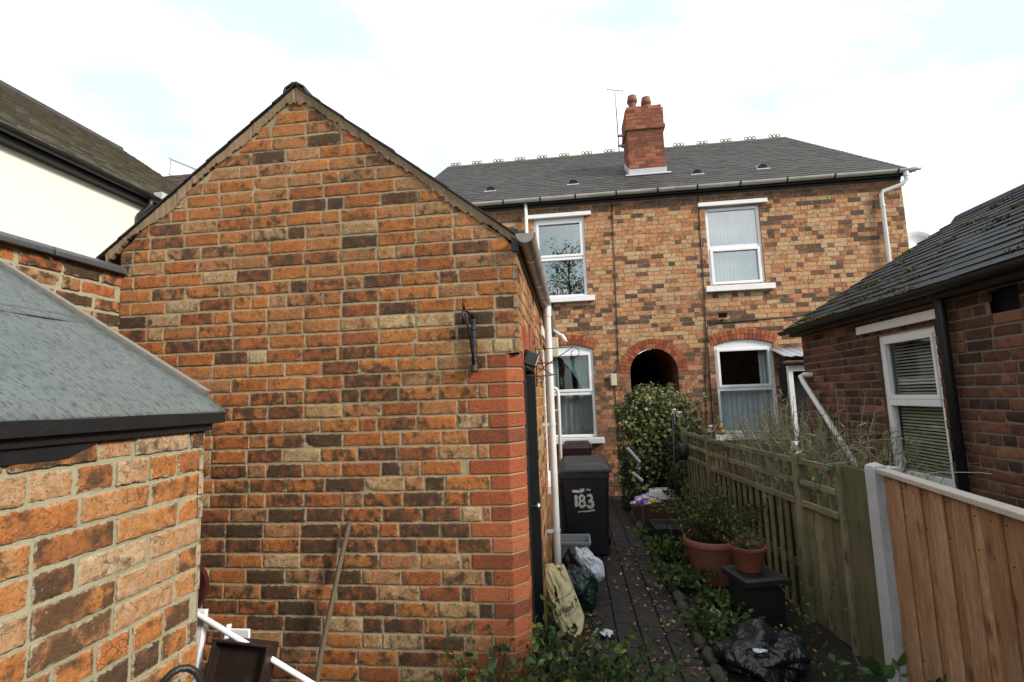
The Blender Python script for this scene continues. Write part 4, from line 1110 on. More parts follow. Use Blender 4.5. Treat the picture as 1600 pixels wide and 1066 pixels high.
# porch between the house and the right outbuilding
pc = thing('porch', 'small white framed porch under a curled zinc sheet roof', 'porch', (4.3, 9.3, 0))
g = MB(); n = 40; vs = []
for i in range(n+1):
    x = 3.72+1.6*i/n
    for y, z in ((9.1, 2.46), (9.74, 2.66)): vs.append((x, y, z+.012*math.sin(i*1.6)))
g.add(vs, [(2*i, 2*i+2, 2*i+3, 2*i+1) for i in range(n)]); g.build('sheet_roof', M['leadmetal'], pc, smooth=True, solid=.004)
g = MB(); halfgutter(g, (3.7, 9.07, 2.38), (5.3, 9.07, 2.38), .05); g.build('gutter', M['gutter'], pc)
g = MB(); g.bb(3.78, 3.86, 9.15, 9.22, 0, 2.3); g.bb(3.86, 5.2, 9.15, 9.22, 2.2, 2.3); g.bb(4.75, 4.83, 9.15, 9.22, 0, 2.2); g.build('door_frame', M['upvc'], pc, bevel=.004)
g = MB(); g.bb(3.86, 4.75, 9.3, 9.32, 0, 2.2); g.bb(3.86, 3.87, 9.2, 9.74, 0, 2.3); g.build('door', M['dark'], pc)

# ================================================================== LEAN-TO SHED (left foreground)
LX, LYE = -1.42, 1.78
ls = thing('lean_to_shed', 'brick lean-to shed with green grey felt roof and black fascia', 'shed', (LX-.7, .6, 0))
def ltone(rg, u, z):
    r = rg.random()
    if r < .2: return rg.uniform(.1, .4), rg.uniform(.45, .9)
    if r < .4: return rg.uniform(.72, 1), rg.uniform(0, .3)
    return rg.uniform(.3, .72), rg.uniform(.1, .95)
g, mm = MB(), MB()
bricks(g, mm, (LX, 0, 0), (0, 1, 0), (0, 0, 1), (1, 0, 0), lambda z: [(-.6, LYE)], 0, 21*.0875, .0875, .24, joint=.013, nx=12, ny=6, seed=71, tones=ltone, umin=-.6, umax=1.9, jit=.0025, proud=(.003, .012), bump=.0014)
lw = g.build('side_wall', M['brick_l'], ls, smooth=True, auto=40); mm.build('mortar_bed', M['mort_l'], lw)
g, mm = MB(), MB()
bricks(g, mm, (0, LYE, 0), (-1, 0, 0), (0, 0, 1), (0, 1, 0), lambda z: [(-LX-.008 if z < 1.84 else max(-LX, 1.38+(z-1.85)/.6), 2.88)] if z < 2.66 else [], 0, 31*.0875, .0875, .24, joint=.015, nx=2, ny=2, seed=72, tones=ltone, umin=1.4, umax=2.95)
o = g.build('end_wall', M['brick_l'], ls, smooth=True, auto=40); mm.build('mortar_bed', M['mort_l'], o)
# roof felt: sheet with softly rounded eave
g = MB(); rs2 = .6; nx_, ny_ = 60, 40; vs = []
for i in range(nx_+1):
    for j in range(ny_+1):
        t = i/nx_; x = -1.372-(2.88-1.372)*t; y = -.7+(1.845+.7)*j/ny_
        z = 1.893+rs2*(-1.372-x)
        if t < .05: z -= .012*(1-t/.05)**2
        z += .004*noise.noise(Vector((x*5, y*5, 0)))+.002*noise.noise(Vector((x*14, y*14, 4)))
        vs.append((x, y, z))
m = ny_+1
fs = [(i*m+j, i*m+j+1, (i+1)*m+j+1, (i+1)*m+j) for i in range(nx_) for j in range(ny_)]
g.add(vs, fs); ro = g.build('roof_felt', M['felt'], ls, smooth=True, solid=.008)
# lap joint in the felt
g = MB(); vs = []
for i in range(41):
    y = -.7+2.54*i/40
    for t in (0, .06):
        x = -1.98-t-.0*y; z = 1.893+rs2*(-1.372-x)+.0065+.004*noise.noise(Vector((x*5, y*5, 0))); vs.append((x+.01*math.sin(i*.9), y, z))
g.add(vs, [(2*i, 2*i+2, 2*i+3, 2*i+1) for i in range(40)]); g.build('felt_lap', M['felt'], ro, smooth=True, solid=.005)
g = MB(); g.bb(-1.392, -1.37, -.7, 1.84, 1.842, 1.886); g.bb(LX-.02, -1.393, -.7, 1.838, 1.84, 1.87); g.bb(-1.415, -1.393, -.7, 1.8, 1.815, 1.842); g.build('fascia', M['black'], ls, bevel=.002)
# black bitumen paint smeared under the fascia
g = MB(); vs = []
for i in range(90):
    y = -.7+2.15*i/89
    d_ = .062+.016*noise.noise(Vector((y*7, 0, 0)))+.006*noise.noise(Vector((y*30, 0, 3))); d_ *= max(0, min(1, (1.42-y)*6)) if y > 1.2 else 1
    vs += [(LX+.015, y, 1.842), (LX+.015, y, 1.838-max(0, d_))]
g.add(vs, [(2*i, 2*i+1, 2*i+3, 2*i+2) for i in range(89)]); g.build('bitumen_stain', M['black'], ls)
# verge batten
g = MB(); a = math.atan(rs2); xm0, xm1 = -1.47, -2.87
L_ = (xm0-xm1)/math.cos(a); cx_ = (xm0+xm1)/2; g.box((cx_, 1.86, 1.893+rs2*(-1.372-cx_)+.006), (L_, .026, .032), roty(a)); g.build('verge_batten', M['batten'], ls, bevel=.003)

# ================================================================== BOUNDARY WALL
bw = thing('boundary_wall', 'old brick boundary wall capped with dark coping above the shed roof', 'wall', (-3, 1, 0))
g, mm = MB(), MB()
bricks(g, mm, (-2.89, 0, 0), (0, 1, 0), (0, 0, 1), (1, 0, 0), lambda z: [(-1, 2.845)], 0, 32*.087, .087, .238, joint=.02, nx=6, ny=3, seed=81, tones=lambda rg, u, z: ((rg.uniform(0, .2), .9) if rg.random() < .35 else (rg.uniform(.3, .9), rg.uniform(.2, .9))), umin=-1, umax=2.9, jit=.004, proud=(.002, .014))
mm.bb(-3.12, -2.893, -1, 2.84, 0, 2.78)
w_ = g.build('brickwork', M['brick_g'], bw, smooth=True, auto=40); mm.build('mortar_bed', M['mort_l'], w_)
for k in range(7):
    y1 = 2.835-k*.46; y0 = y1-.45; zz = 2.785+rng.uniform(-.004, .004)
    g = MB(); g.prism([(-2.835, zz), (-2.835, zz+.03), (-2.86, zz+.055), (-2.99, zz+.085), (-3.12, zz+.055), (-3.16, zz+.03), (-3.16, zz)], 'y', y0, y1)
    g.build('coping', M['coping'], bw, bevel=.006)

# ================================================================== CREAM HOUSE (left, beyond)
cr = thing('rendered_house', 'cream rendered house with mossy tiled roof beyond the boundary wall', 'house', (-8, 5, 0))
g = MB(); g.bb(-14.7, -6.12, -6, 10, 0, 4.93); g.prism([(-14.7, 4.93), (-6.12, 4.93), (-10.4, 7.9)], 'y', -6, 10)
g.build('wall', M['cream'], cr)
Lc = math.hypot(4.42, 3.06); Wc = V(-4.42/Lc, 0, 3.06/Lc); Nc = V(3.06/Lc, 0, 4.42/Lc)
g = MB(); slates(g, (-5.98, -6.2, 5.04), (0, 1, 0), Wc, Nc, 16.4, 38, Lc/38, .17, .012, 91, .006)
slates(g, (-14.82, 10.2, 5.04), (0, -1, 0), V(4.42/Lc, 0, 3.06/Lc), V(-3.06/Lc, 0, 4.42/Lc), 16.4, 15, Lc/15, .5, .012, 92)
ro = g.build('roof', M['slate_c'], cr)
g = MB(); g.prism([(-5.98, 5.035), (-10.4, 8.09), (-14.82, 5.035), (-14.82, 4.98), (-10.4, 8.0), (-5.98, 4.98)], 'y', -6.18, 10.18); g.build('roof_boarding', M['dark'], ro)
g = MB()
for k in range(36): g.prism([(-10.54, 8.02), (-10.5, 8.12), (-10.4, 8.17), (-10.3, 8.12), (-10.26, 8.02)], 'y', -6.2+k*.45, -6.2+k*.45+.44)
g.build('ridge_tile', M['slate'], ro)
g = MB(); halfgutter(g, (-5.94, -6.2, 5.0), (-5.94, 6.45, 5.0), .065); halfgutter(g, (-5.94, 6.6, 5.02), (-5.94, 10.2, 5.02), .065)
gu = g.build('gutter', M['black'], cr, smooth=True, auto=40)
g = MB(); g.bb(-6.12, -6.0, -6.1, 10.1, 4.87, 5.0); g.build('fascia', M['black'], cr)
g = MB(); g.tube([(-5.94, 6.25, 4.96), (-5.94, 6.25, 4.85), (-6.06, 6.2, 4.7), (-6.06, 6.2, 0)], .04, 12); g.build('downpipe', M['black'], cr, smooth=True)
g = MB(); g.bb(-5.99, -5.86, 6.35, 6.5, 4.99, 5.1); g.build('gutter_union', M['lead'], gu)

# far terraced roof and aerial
fh = thing('terraced_house', 'distant terraced house, only its red ridge showing behind the gable slope', 'house', (-17, 19, 0))
g = MB(); g.bb(-23, -13, 18, 25, 0, 11.1); g.build('wall', M['brick_r'], fh)
g = MB(); slates(g, (-23.3, 17.7, 11.0), (1, 0, 0), V(0, .83, .557), V(0, -.557, .83), 10.6, 16, .27, .3, .02, 95); g.prism([(21.9, 13.75), (17.7, 10.95), (26, 10.95)], 'x', -23.2, -12.8)
g.build('roof', M['crest'], fh)
fa = thing('roof_aerial', 'distant rooftop television aerial with two bars above the red ridge', 'aerial', (-20, 22, 12))
px_ = -19.9
g = MB(); g.tube([(px_, 22, 11.8), (px_, 22, 14.8)], .03, 6); g.build('mast', M['aerial'], fa)
g = MB(); g.tube([(px_-.1, 22, 14.75), (px_+1.5, 22.6, 14.1)], .02, 6); g.tube([(px_-.1, 22, 13.9), (px_+1.4, 22.6, 13.3)], .02, 6)
for k in range(9): g.tube([(px_+.15*k, 21.85+.06*k, 14.7-.065*k), (px_+.15*k, 22.15+.06*k, 14.68-.065*k)], .012, 5)
g.build('aerial_element', M['aerial'], fa)

# ================================================================== FENCES
P0 = V(1.985, 3.62); P1 = V(1.70, 6.5); P2 = V(1.60, 8.6); PN = V(1.62, .75)
def along(a, b, s):  # point s metres from a toward b
    d = (b-a)/np.linalg.norm(b-a); return a+d*s
def fbox(mb, a, b, s0, s1, z0, z1, off0, off1, tilt=0.0, zs=None):
    """box running along the fence line a->b; off = offset towards the path side (-x)"""
    d = (b-a)/np.linalg.norm(b-a); n = V(-d[1], d[0])
    if n[0] > 0: n = -n
    rgc = (rng.random(), rng.random(), rng.random(), 1)
    vs = []
    for s in (s0, s1):
        for o_ in (off0, off1):
            for z in (z0, z1):
                zz = z if zs is None or z != z1 else zs(s)
                p = a+d*(s+tilt*(z-z0))+n*o_; vs.append((p[0], p[1], zz))
    mb.add(vs, [(0, 1, 3, 2), (4, 6, 7, 5), (0, 4, 5, 1), (2, 3, 7, 6), (0, 2, 6, 4), (1, 5, 7, 3)], rgc)
tf = thing('trellis_fence', 'weathered green wooden fence with trellis top running to the house', 'fence', (1.85, 5, 0))
rg = random.Random(3)
# boards by the concrete post, then a narrow trellis bay, mid post, long trellis bay, far post, far bay
for s0, wd, h, t in ((.1, .13, 1.33, -.015), (.235, .13, 1.33, -.02)):
    g = MB(); fbox(g, P0, P1, s0, s0+wd, 0, h+rg.uniform(-.01, .01), -.02, .004, t); g.build('board', M['oldwood'], tf, bevel=.003)
for s in (.37, .90, 2.93):
    g = MB(); w_ = .045 if s == .37 else .085; fbox(g, P0, P1, s, s+w_, 0, 1.345 if s != .9 else 1.35, -.05, .045 if s > .5 else .03, -.01); g.build('post', M['oldwood'], tf, bevel=.005)
def bay(s0, s1, a, b, zt, pal=True, nsl=3):
    for z, h in ((zt-.055, .045), (zt-.225, .045), (zt-.40, .05)):
        g = MB(); fbox(g, a, b, s0, s1, z, z+h, .006, .034); g.build('rail', M['oldwood_r'], tf, bevel=.003)
    n = max(2, int((s1-s0)/.15))
    for i in range(n):
        g = MB(); s = s0+(i+.6)*(s1-s0)/n; fbox(g, a, b, s, s+.032, zt-.39, zt-.012, -.016, .005, rg.uniform(-.03, .03)); g.build('trellis_slat', M['oldwood'], tf)
    if pal:
        n = int((s1-s0)/.135)
        for i in range(n):
            s = s0+(i+.3)*(s1-s0)/n
            g = MB(); fbox(g, a, b, s, s+.052, .02, zt-.375, .0, .018, -.015+rg.uniform(-.015, .015)); g.build('pale', M['oldwood'], tf, bevel=.003)
            g = MB(); s2 = s+.07; fbox(g, a, b, s2-.01, s2+.07, .02, zt-.38, -.05, -.035, rg.uniform(-.02, .0)); g.build('pale', M['oldwood_shade'], tf)  # rear pales coloured dark so the gaps read as shaded
    else:
        n = int((s1-s0)/.12)
        for i in range(n):
            s = s0+i*(s1-s0)/n; g = MB(); fbox(g, a, b, s+.002, s+(s1-s0)/n-.002, .02, zt-.36, -.015, .003+.004*(i % 2)); g.build('board', M['oldwood'], tf)
    g = MB(); fbox(g, a, b, s0, s1, .35, .42, -.05, -.026); g.build('rail', M['oldwood_r'], tf)
bay(.42, .9, P0, P1, 1.325, False)
bay(.985, 2.93, P0, P1, 1.325)
bay(.03, 1.05, P1+(P1-P0)/np.linalg.norm(P1-P0)*.1, P2, 1.34)
g = MB(); fbox(g, P1, P2, 1.18, 1.26, 0, 1.37, -.04, .04); g.build('post', M['oldwood'], tf, bevel=.004)

nf = thing('board_fence', 'new orange brown wooden fence panel with pale top rail beside the concrete post', 'fence', (1.9, 2.5, 0))
s = .085; i = 0; Ln = np.linalg.norm(PN-P0)
while s < Ln:
    wd = .118+rg.uniform(-.006, .006)
    g = MB(); fbox(g, P0, PN, s, s+wd, .02, 1.345, -.02+.016*(i % 2), -.006+.016*(i % 2)); g.build('board', M['newwood'], nf, bevel=.003); s += wd-.012 if i % 2 else wd-.012; i += 1
g = MB(); dN = (PN-P0)/Ln; nN = V(-dN[1], dN[0]); nN = -nN if nN[0] > 0 else nN; s = .14
while s < Ln:
    for zz in (1.29, 1.12, .33):
        p = P0+dN*(s+rg.uniform(-.008, .008))+nN*.0095; g.box((p[0], p[1], zz+rg.uniform(-.01, .01)), (.004, .004, .007))
    s += .107
g.build('nail_heads', M['iron'], nf)['kind'] = 'stuff'
g = MB(); fbox(g, P0, PN, .07, Ln, 1.335, 1.365, -.045, .03); g.build('top_rail', M['railwood'], nf, bevel=.004)
for z in (.3, 1.1):
    g = MB(); fbox(g, P0, PN, .07, Ln, z, z+.05, -.045, -.014); g.build('rail', M['newwood'], nf)
cp = thing('concrete_post', 'pale grey concrete fence post with pointed top between old and new fence', 'post', (P0[0], P0[1], 0))
g = MB()
def ring4(z, h, c=P0):
    dd = V(-.1, 1)/np.linalg.norm(V(-.1, 1)); nn = V(dd[1], -dd[0])
    return [tuple((c+dd*a*h+nn*b*h))+(z,) for a, b in ((-1, -1), (-1, 1), (1, 1), (1, -1))]
vs = ring4(0, .05)+ring4(1.35, .046)+ring4(1.375, .043)+[(P0[0], P0[1], 1.40)]
g.add(vs, [(l*4+k, l*4+(k+1) % 4, (l+1)*4+(k+1) % 4, (l+1)*4+k) for l in range(2) for k in range(4)]+[(8+k, 8+(k+1) % 4, 12) for k in range(4)])
g.build('shaft', M['concrete'], cp, bevel=.006)
g = MB(); g.box((P0[0]+.1, P0[1]+.07, 1.33), (.16, .1, .045), rotz(.3)); g.build('cap_shoulder', M['concrete'], cp, bevel=.005)

# fairy lights strung through the trellis
fl = thing('fairy_lights', 'thin green string of coloured bulbs woven along the old trellis', 'string lights', (1.85, 5, 1.2))
pts = []; n = 90
for i in range(n):
    s = .35+2.7*i/n; p = along(P0, P1, s); z = 1.22+.1*math.sin(i*.45)+.07*math.sin(i*1.3); pts.append((p[0]-.03-.02*math.sin(i*.9), p[1], z))
g = MB(); g.tube(pts, .0028, 4, False); g.build('cable', M['wire'], fl)
for k in range(2, n, 9):
    p = pts[k]; g = MB(); g.lathe([(0, -.016), (.008, -.013), (.009, 0), (.006, .011), (0, .014)], (p[0]-.008, p[1], p[2]-.012), 8)
    g.build('bulb', [M['led'], M['ledb'], M['ledy'], M['led']][(k//5) % 4], fl, smooth=True)

# ================================================================== SOLAR JAR LIGHTS
def solar(x, y, z, label, s=1.0, stake=False):
    t = thing('solar_light', label, 'solar light', (x, y, z), 'solar jar lights along the fence')
    g = MB(); b = .03*s if stake else 0
    prof = [(0, .0), (.018, .002), (.034, .014), (.04, .032), (.037, .048), (.03, .055), (.027, .056)]
    g.lathe([(r*s, z_*s+b) for r, z_ in prof], (x, y, z), 20); g.build('jar', M['jar'], t, smooth=True)
    g = MB(); g.lathe([(.0, .056), (.036, .056), (.037, .06), (.037, .083), (.034, .087), (.0, .088)], (x, y, z+b), 20) if s == 1 else g.lathe([(0, .056*s), (.036*s, .056*s), (.037*s, .083*s), (.034*s, .087*s), (0, .088*s)], (x, y, z+b), 20)
    g.build('lid', M['steel'], t, smooth=True, auto=40)
    if stake:
        g = MB(); g.tube([(x, y, z-.12), (x, y, z+b+.004)], .006, 8); g.build('stake', M['steel'], t)
p = along(P0, P1, .945); solar(p[0], p[1], 1.352, 'glass jar light with silver lid on the middle fence post', 1.15)
p = along(P0, P1, 2.97); solar(p[0]+.04, p[1], 1.36, 'glass jar light on a stake at the far fence post, before the window', 1.0, True)
solar(1.36, 6.9, 1.60, 'small jar light topping the black pole in the ivy', .7, True)
solar(1.44, 6.98, 1.54, 'small jar light just right of the black pole top', .9, True)

# duck ornament on the sill of the right window
dk = thing('duck_ornament', 'small yellow duck ornament on the left end of the white sill', 'ornament', (2.7, HY-.05, 1.1))
g = MB(); g.lathe([(0, 0), (.05, .005), (.075, .04), (.06, .08), (.03, .1), (0, .105)], (2.75, HY-.06, 1.1), 16); g.build('body', M['duck'], dk, smooth=True)
g = MB(); g.lathe([(0, 0), (.03, .01), (.042, .04), (.03, .07), (0, .08)], (2.73, HY-.07, 1.19), 14); hd = g.build('head', M['duck'], dk, smooth=True)
g = MB(); g.lathe([(.018, 0), (.012, .025), (0, .035)], (2.695, HY-.08, 1.225), 8, rot=roty(R(-90))); g.build('beak', M['terra'], hd)

# ================================================================== BINS
def bin_(name, label, c, w0, w1, d0, d1, h, mats, rot=0.0, group=None):
    t = thing(name, label, 'bin', c, group); Rm = rotz(rot); C0 = V(*c)
    def T(vs): return np.array(vs) @ Rm.T+C0
    vs = []
    lv = [(.03, 0, 0), (.06, .0, 0), (h*.55, .5, 0), (h*.84, .93, 0), (h*.84, 1.05, 0), (h*.9, 1.08, 0)]
    for z, f, _ in lv:
        w = (w0+(w1-w0)*f)/2; d = (d0+(d1-d0)*f)/2; r = .03
        for sx, sy in ((-1, -1), (1, -1), (1, 1), (-1, 1)):
            for k in range(3):
                a = {(-1, -1): 180, (1, -1): 270, (1, 1): 0, (-1, 1): 90}[(sx, sy)]+45*k
                vs.append((sx*(w-r)+r*math.cos(R(a)), sy*(d-r)+r*math.sin(R(a)), z))
    m = 12
    fs = [(l*m+k, l*m+(k+1) % m, (l+1)*m+(k+1) % m, (l+1)*m+k) for l in range(len(lv)-1) for k in range(m)]+[tuple(range(m))[::-1], tuple(range((len(lv)-1)*m, len(lv)*m))]
    g = MB(); g.add(T(vs), fs)
    g.build('body', mats[0], t, bevel=.004)
    # lid, stepped and domed
    vs = []; lv = [(h*.9, 1.0, .06), (h*.905, 1.06, .07), (h*.935, 1.06, .07), (h*.94, 1.0, .05), (h*.975, .93, .03), (h*.985, .88, .02), (h*1.0, .8, .0), (h*1.005, .6, 0)]
    for z, f, fr in lv:
        w = w1/2*1.04*f; d = d1/2*1.04*f; r = .05
        for sx, sy in ((-1, -1), (1, -1), (1, 1), (-1, 1)):
            for k in range(4):
                a = {(-1, -1): 180, (1, -1): 270, (1, 1): 0, (-1, 1): 90}[(sx, sy)]+30*k
                vs.append((sx*(w-r)+r*math.cos(R(a)), sy*(d-r)+r*math.sin(R(a))+.02-.03*(1-f), z+(.015 if sy > 0 else 0)))
    m = 16
    fs = [(l*m+k, l*m+(k+1) % m, (l+1)*m+(k+1) % m, (l+1)*m+k) for l in range(len(lv)-1) for k in range(m)]+[tuple(range(m))[::-1], tuple(range((len(lv)-1)*m, len(lv)*m))]
    g = MB(); g.add(T(vs), fs); ld = g.build('lid', mats[1], t, bevel=.005)
    g = MB(); g.add(T([(-w1*.3, -d1*.42, h*.985), (w1*.3, -d1*.42, h*.985), (w1*.3, -d1*.3, h*1.01), (-w1*.3, -d1*.3, h*1.01), (-w1*.3, -d1*.42, h*.95), (w1*.3, -d1*.42, h*.95)]), [(0, 1, 2, 3), (4, 5, 1, 0)]); g.build('lid_lip', mats[1], ld, solid=.008)
    g = MB(); g.tube(T([(-w1*.42, d1*.5+.06, h*.93), (w1*.42, d1*.5+.06, h*.93)]), .014, 10); g.build('handle', mats[0], t, smooth=True)
    for s_ in (-1, 1):
        g = MB(); g.lathe([(0, -.025), (.06, -.025), (.09, -.02), (.1, -.012), (.1, .012), (.09, .02), (.06, .025), (0, .025)], T([(s_*(w0/2+.03), d0/2-.02, .1)])[0], 20, rot=Rm @ roty(R(90))); g.build('wheel', M['black'], t, smooth=True, auto=40)
    return t, T
b1, T1 = bin_('wheelie_bin', 'black wheelie bin with 183 painted in white on its front', (.115, 6.45, -.005), .5, .575, .52, .7, 1.1, (M['binplastic'], M['binlid']))
b2, T2 = bin_('wheelie_bin', 'dark brown wheelie bin under the left ground floor window', (.06, 9.28, 0), .46, .5, .5, .6, 1.05, (M['binbrown'], M['binbrown']))
# hand painted 183 on the front of the bin: brushed strokes as thin ribbons
def ribbon(mb, pts, w, yb=0.0, seed=0):
    rr = random.Random(seed)
    P = [np.array(p, float) for p in pts]
    vs = []
    for i, p in enumerate(P):
        d = P[min(i+1, len(P)-1)]-P[max(0, i-1)]; d /= np.linalg.norm(d)+1e-9; n = V(-d[1], d[0])
        ww = w*(1+rr.uniform(-.22, .22))
        for s_ in (-.5, .5):
            q = p+n*ww*s_; vs.append((q[0], yb, q[1]))
    return vs, [(2*i, 2*i+2, 2*i+3, 2*i+1) for i in range(len(P)-1)]
g = MB()
def yfront(z, h=1.1): 
    f = .93*max(0, (z-.605))/(.924-.605)*.43/.43*.43/.93+.5 if z > .605 else .5*(z-.06)/(.605-.06)
    if z > .605: f = .5+.43*(z-.605)/(.924-.605)
    return -(.52+(.7-.52)*f)/2-.0035
def put(pts, w, seed, extra=0.0):
    vs, fs = ribbon(g, pts, w, 0, seed)
    vs = [(x, yfront(z)-extra, z) for x, _, z in vs]; g.add(T1(vs), fs)
def ell(cx, cz, rx, rz, a0=0, a1=360, n=18): return [(cx+rx*math.cos(R(a0+(a1-a0)*i/n)), cz+rz*math.sin(R(a0+(a1-a0)*i/n))) for i in range(n+1)]
zc = .655
put([(-.115, zc+.072-.0176*i) for i in range(9)], .034, 1)
put(ell(-.045, zc+.034, .027, .034), .027, 2); put(ell(-.045, zc-.032, .032, .036), .03, 3, .0006)
put(ell(.045, zc+.036, .026, .034, 150, -95), .029, 4, .0003); put(ell(.048, zc-.035, .033, .04, 95, -160), .033, 5, .0009)
put([(.03, zc+.01), (.055, zc-.01), (.03, zc-.02)], .02, 6, .0012)
# smudged paint above and below
put([(-.155, zc+.115), (-.13, zc+.118), (-.1, zc+.115), (-.075, zc+.112), (-.04, zc+.12), (-.02, zc+.135)], .034, 7)
put([(.005, zc+.125), (.03, zc+.145), (.045, zc+.12), (.06, zc+.14)], .013, 8, .0004)
put([(-.06, zc+.15), (-.05, zc+.13), (-.03, zc+.13), (-.015, zc+.15)], .012, 9, .0004)
put([(-.1, zc-.13), (-.05, zc-.122), (0, zc-.126), (.05, zc-.12), (.1, zc-.108)], .012, 10); put([(-.06, zc-.12), (.02, zc-.116), (.09, zc-.095)], .006, 11, .0004)
g.build('painted_number', M['whitepaint'], b1)

# grey crate
ct = thing('plastic_crate', 'grey ribbed plastic crate in front of the black bin', 'crate', (-.03, 5.98, 0))
g = MB(); C0 = (-.055, 5.76); w0, w1, d0, d1, h = .28, .36, .26, .32, .32; z0 = .0
def rect(w, d, z): return [(C0[0]+sx*w/2, C0[1]+sy*d/2, z) for sx, sy in ((-1, -1), (1, -1), (1, 1), (-1, 1))]
vs = rect(w0, d0, z0)+rect(w1, d1, z0+h)+rect(w1-.02, d1-.02, z0+h)+rect(w0-.02, d0-.02, z0+.015)
g.add(vs, [(l*4+k, l*4+(k+1) % 4, (l+1)*4+(k+1) % 4, (l+1)*4+k) for l in range(3) for k in range(4)]+[(0, 3, 2, 1), (12, 13, 14, 15)]); g.build('tub', M['crate'], ct)
g = MB()
g.bb(C0[0]-w1/2-.014, C0[0]+w1/2+.014, C0[1]-d1/2-.014, C0[1]-d1/2+.002, h-.02, h+.006); g.bb(C0[0]-w1/2-.014, C0[0]+w1/2+.014, C0[1]+d1/2-.002, C0[1]+d1/2+.014, h-.02, h+.006)
g.bb(C0[0]-w1/2-.014, C0[0]-w1/2+.002, C0[1]-d1/2+.002, C0[1]+d1/2-.002, h-.02, h+.006); g.bb(C0[0]+w1/2-.002, C0[0]+w1/2+.014, C0[1]-d1/2+.002, C0[1]+d1/2-.002, h-.02, h+.006)
g.build('rim', M['crate'], ct, bevel=.003)
g = MB()
for k in range(7):
    x = -.15+.05*k; g.add([(C0[0]+x*.8-.004, C0[1]-d0/2-.008, .01), (C0[0]+x*.8+.004, C0[1]-d0/2-.008, .01), (C0[0]+x+.004, C0[1]-d1/2-.008, h-.02), (C0[0]+x-.004, C0[1]-d1/2-.008, h-.02)]+[(C0[0]+x*.8-.004, C0[1]-d0/2+.003, .01), (C0[0]+x*.8+.004, C0[1]-d0/2+.003, .01), (C0[0]+x+.004, C0[1]-d1/2+.003, h-.02), (C0[0]+x-.004, C0[1]-d1/2+.003, h-.02)], [(0, 1, 2, 3), (0, 3, 7, 4), (1, 5, 6, 2)])
g.build('rib', M['crate'], ct)

# ================================================================== BAGS
def sackshape(h, neck=.0, lean=(0, 0)):
    def f(q, d):
        t = (q.z/h+1)/2
        k = 1.0-.35*max(0, t-.45)**1.2*1.6-neck*max(0, t-.8)*2.2
        return Vector((q.x*k+lean[0]*t, q.y*k+lean[1]*t, q.z))
    return f
o = blob('rubbish_bag', M['bag_green'], (.0, 4.78, .17), (.19, .17, .19), 3, .26, shape=sackshape(.19, .7, (-.05, .02)), flat=.01)
tag(o, 'tied dark green rubbish bag standing between the yellow bag and the bin', 'rubbish bag')
g = MB(); 
o = blob('rubbish_bag', M['bag_black'], (-.06, 5.3, .17), (.13, .12, .18), 9, .3, shape=sackshape(.18, .5, (-.02, -.03)), flat=.01)
tag(o, 'slumped black rubbish bag behind the white carrier bag, against the crate', 'rubbish bag')
o = blob('carrier_bag', M['bag_white'], (.0, 0, 0), (.1, .1, .18), 5, .36, fold=5)
o.location = (.1, 5.04, .29); o.rotation_euler = (R(-12), R(-38), 0)
tag(o, 'white crumpled carrier bag lying on top of the dark green rubbish bag', 'carrier bag')
# yellow carrier bag: flattened open bag leaning on the wall
yb = thing('carrier_bag', 'yellow carrier bag with black lettering leaning on the brick wall by the door', 'carrier bag', (-.16, 4.2, 0))
g = MB(); nu, nv = 30, 36; vs = []
for s_ in range(2):
    for j in range(nv+1):
        for i in range(nu+1):
            u, v = i/nu, j/nv
            w = .13+.03*(1-v)-.03*max(0, v-.6)-.035*max(0, .12-v)/.12
            x = (u-.5)*2*w; thick = (.11*(1-v)**.8+.022)*math.sqrt(max(0, 1-(2*u-1)**2))
            z = .43*v+.05*abs(2*u-1)**4*(1-v)
            y = thick*(1 if s_ else -1)
            fo = .034*abs(noise.noise(Vector((u*3.5, v*4+u*2, s_*7))))+.016*abs(noise.noise(Vector((u*8+v*3, v*8, s_*3))))-.012
            y += (fo if not s_ else -fo)
            # lean left/back
            X = -.125+x*.8-.1*v+.04*(1-v); Y = 4.26+y+.24*v+.02*x
            vs.append((X, Y, max(.012, z+.02)))
m = nu+1; half = m*(nv+1)
hole = set()
fs = []
for s_ in range(2):
    for j in range(nv):
        for i in range(nu):
            u, v = (i+.5)/nu, (j+.5)/nv
            if s_ == 0 and abs(u-.36-.02*math.sin(v*31)) < .045*math.sin(max(0, min(1, (v-.44)/.3))*math.pi) : continue
            if s_ == 0 and .905 < v < .97 and .66 < u < .87: continue
            a = s_*half+j*m+i; fs.append((a, a+1, a+m+1, a+m))
fs += [(i, half+i, half+i+1, i+1) for i in range(nu)]
g.add(vs, fs); bo = g.build('bag', M['bag_yellow'], yb, smooth=True)
blob('contents', M['boxbrown'], (-.18, 4.42, .22), (.06, .004, .12), 31, .05, yb, 3)
yb_grid = vs
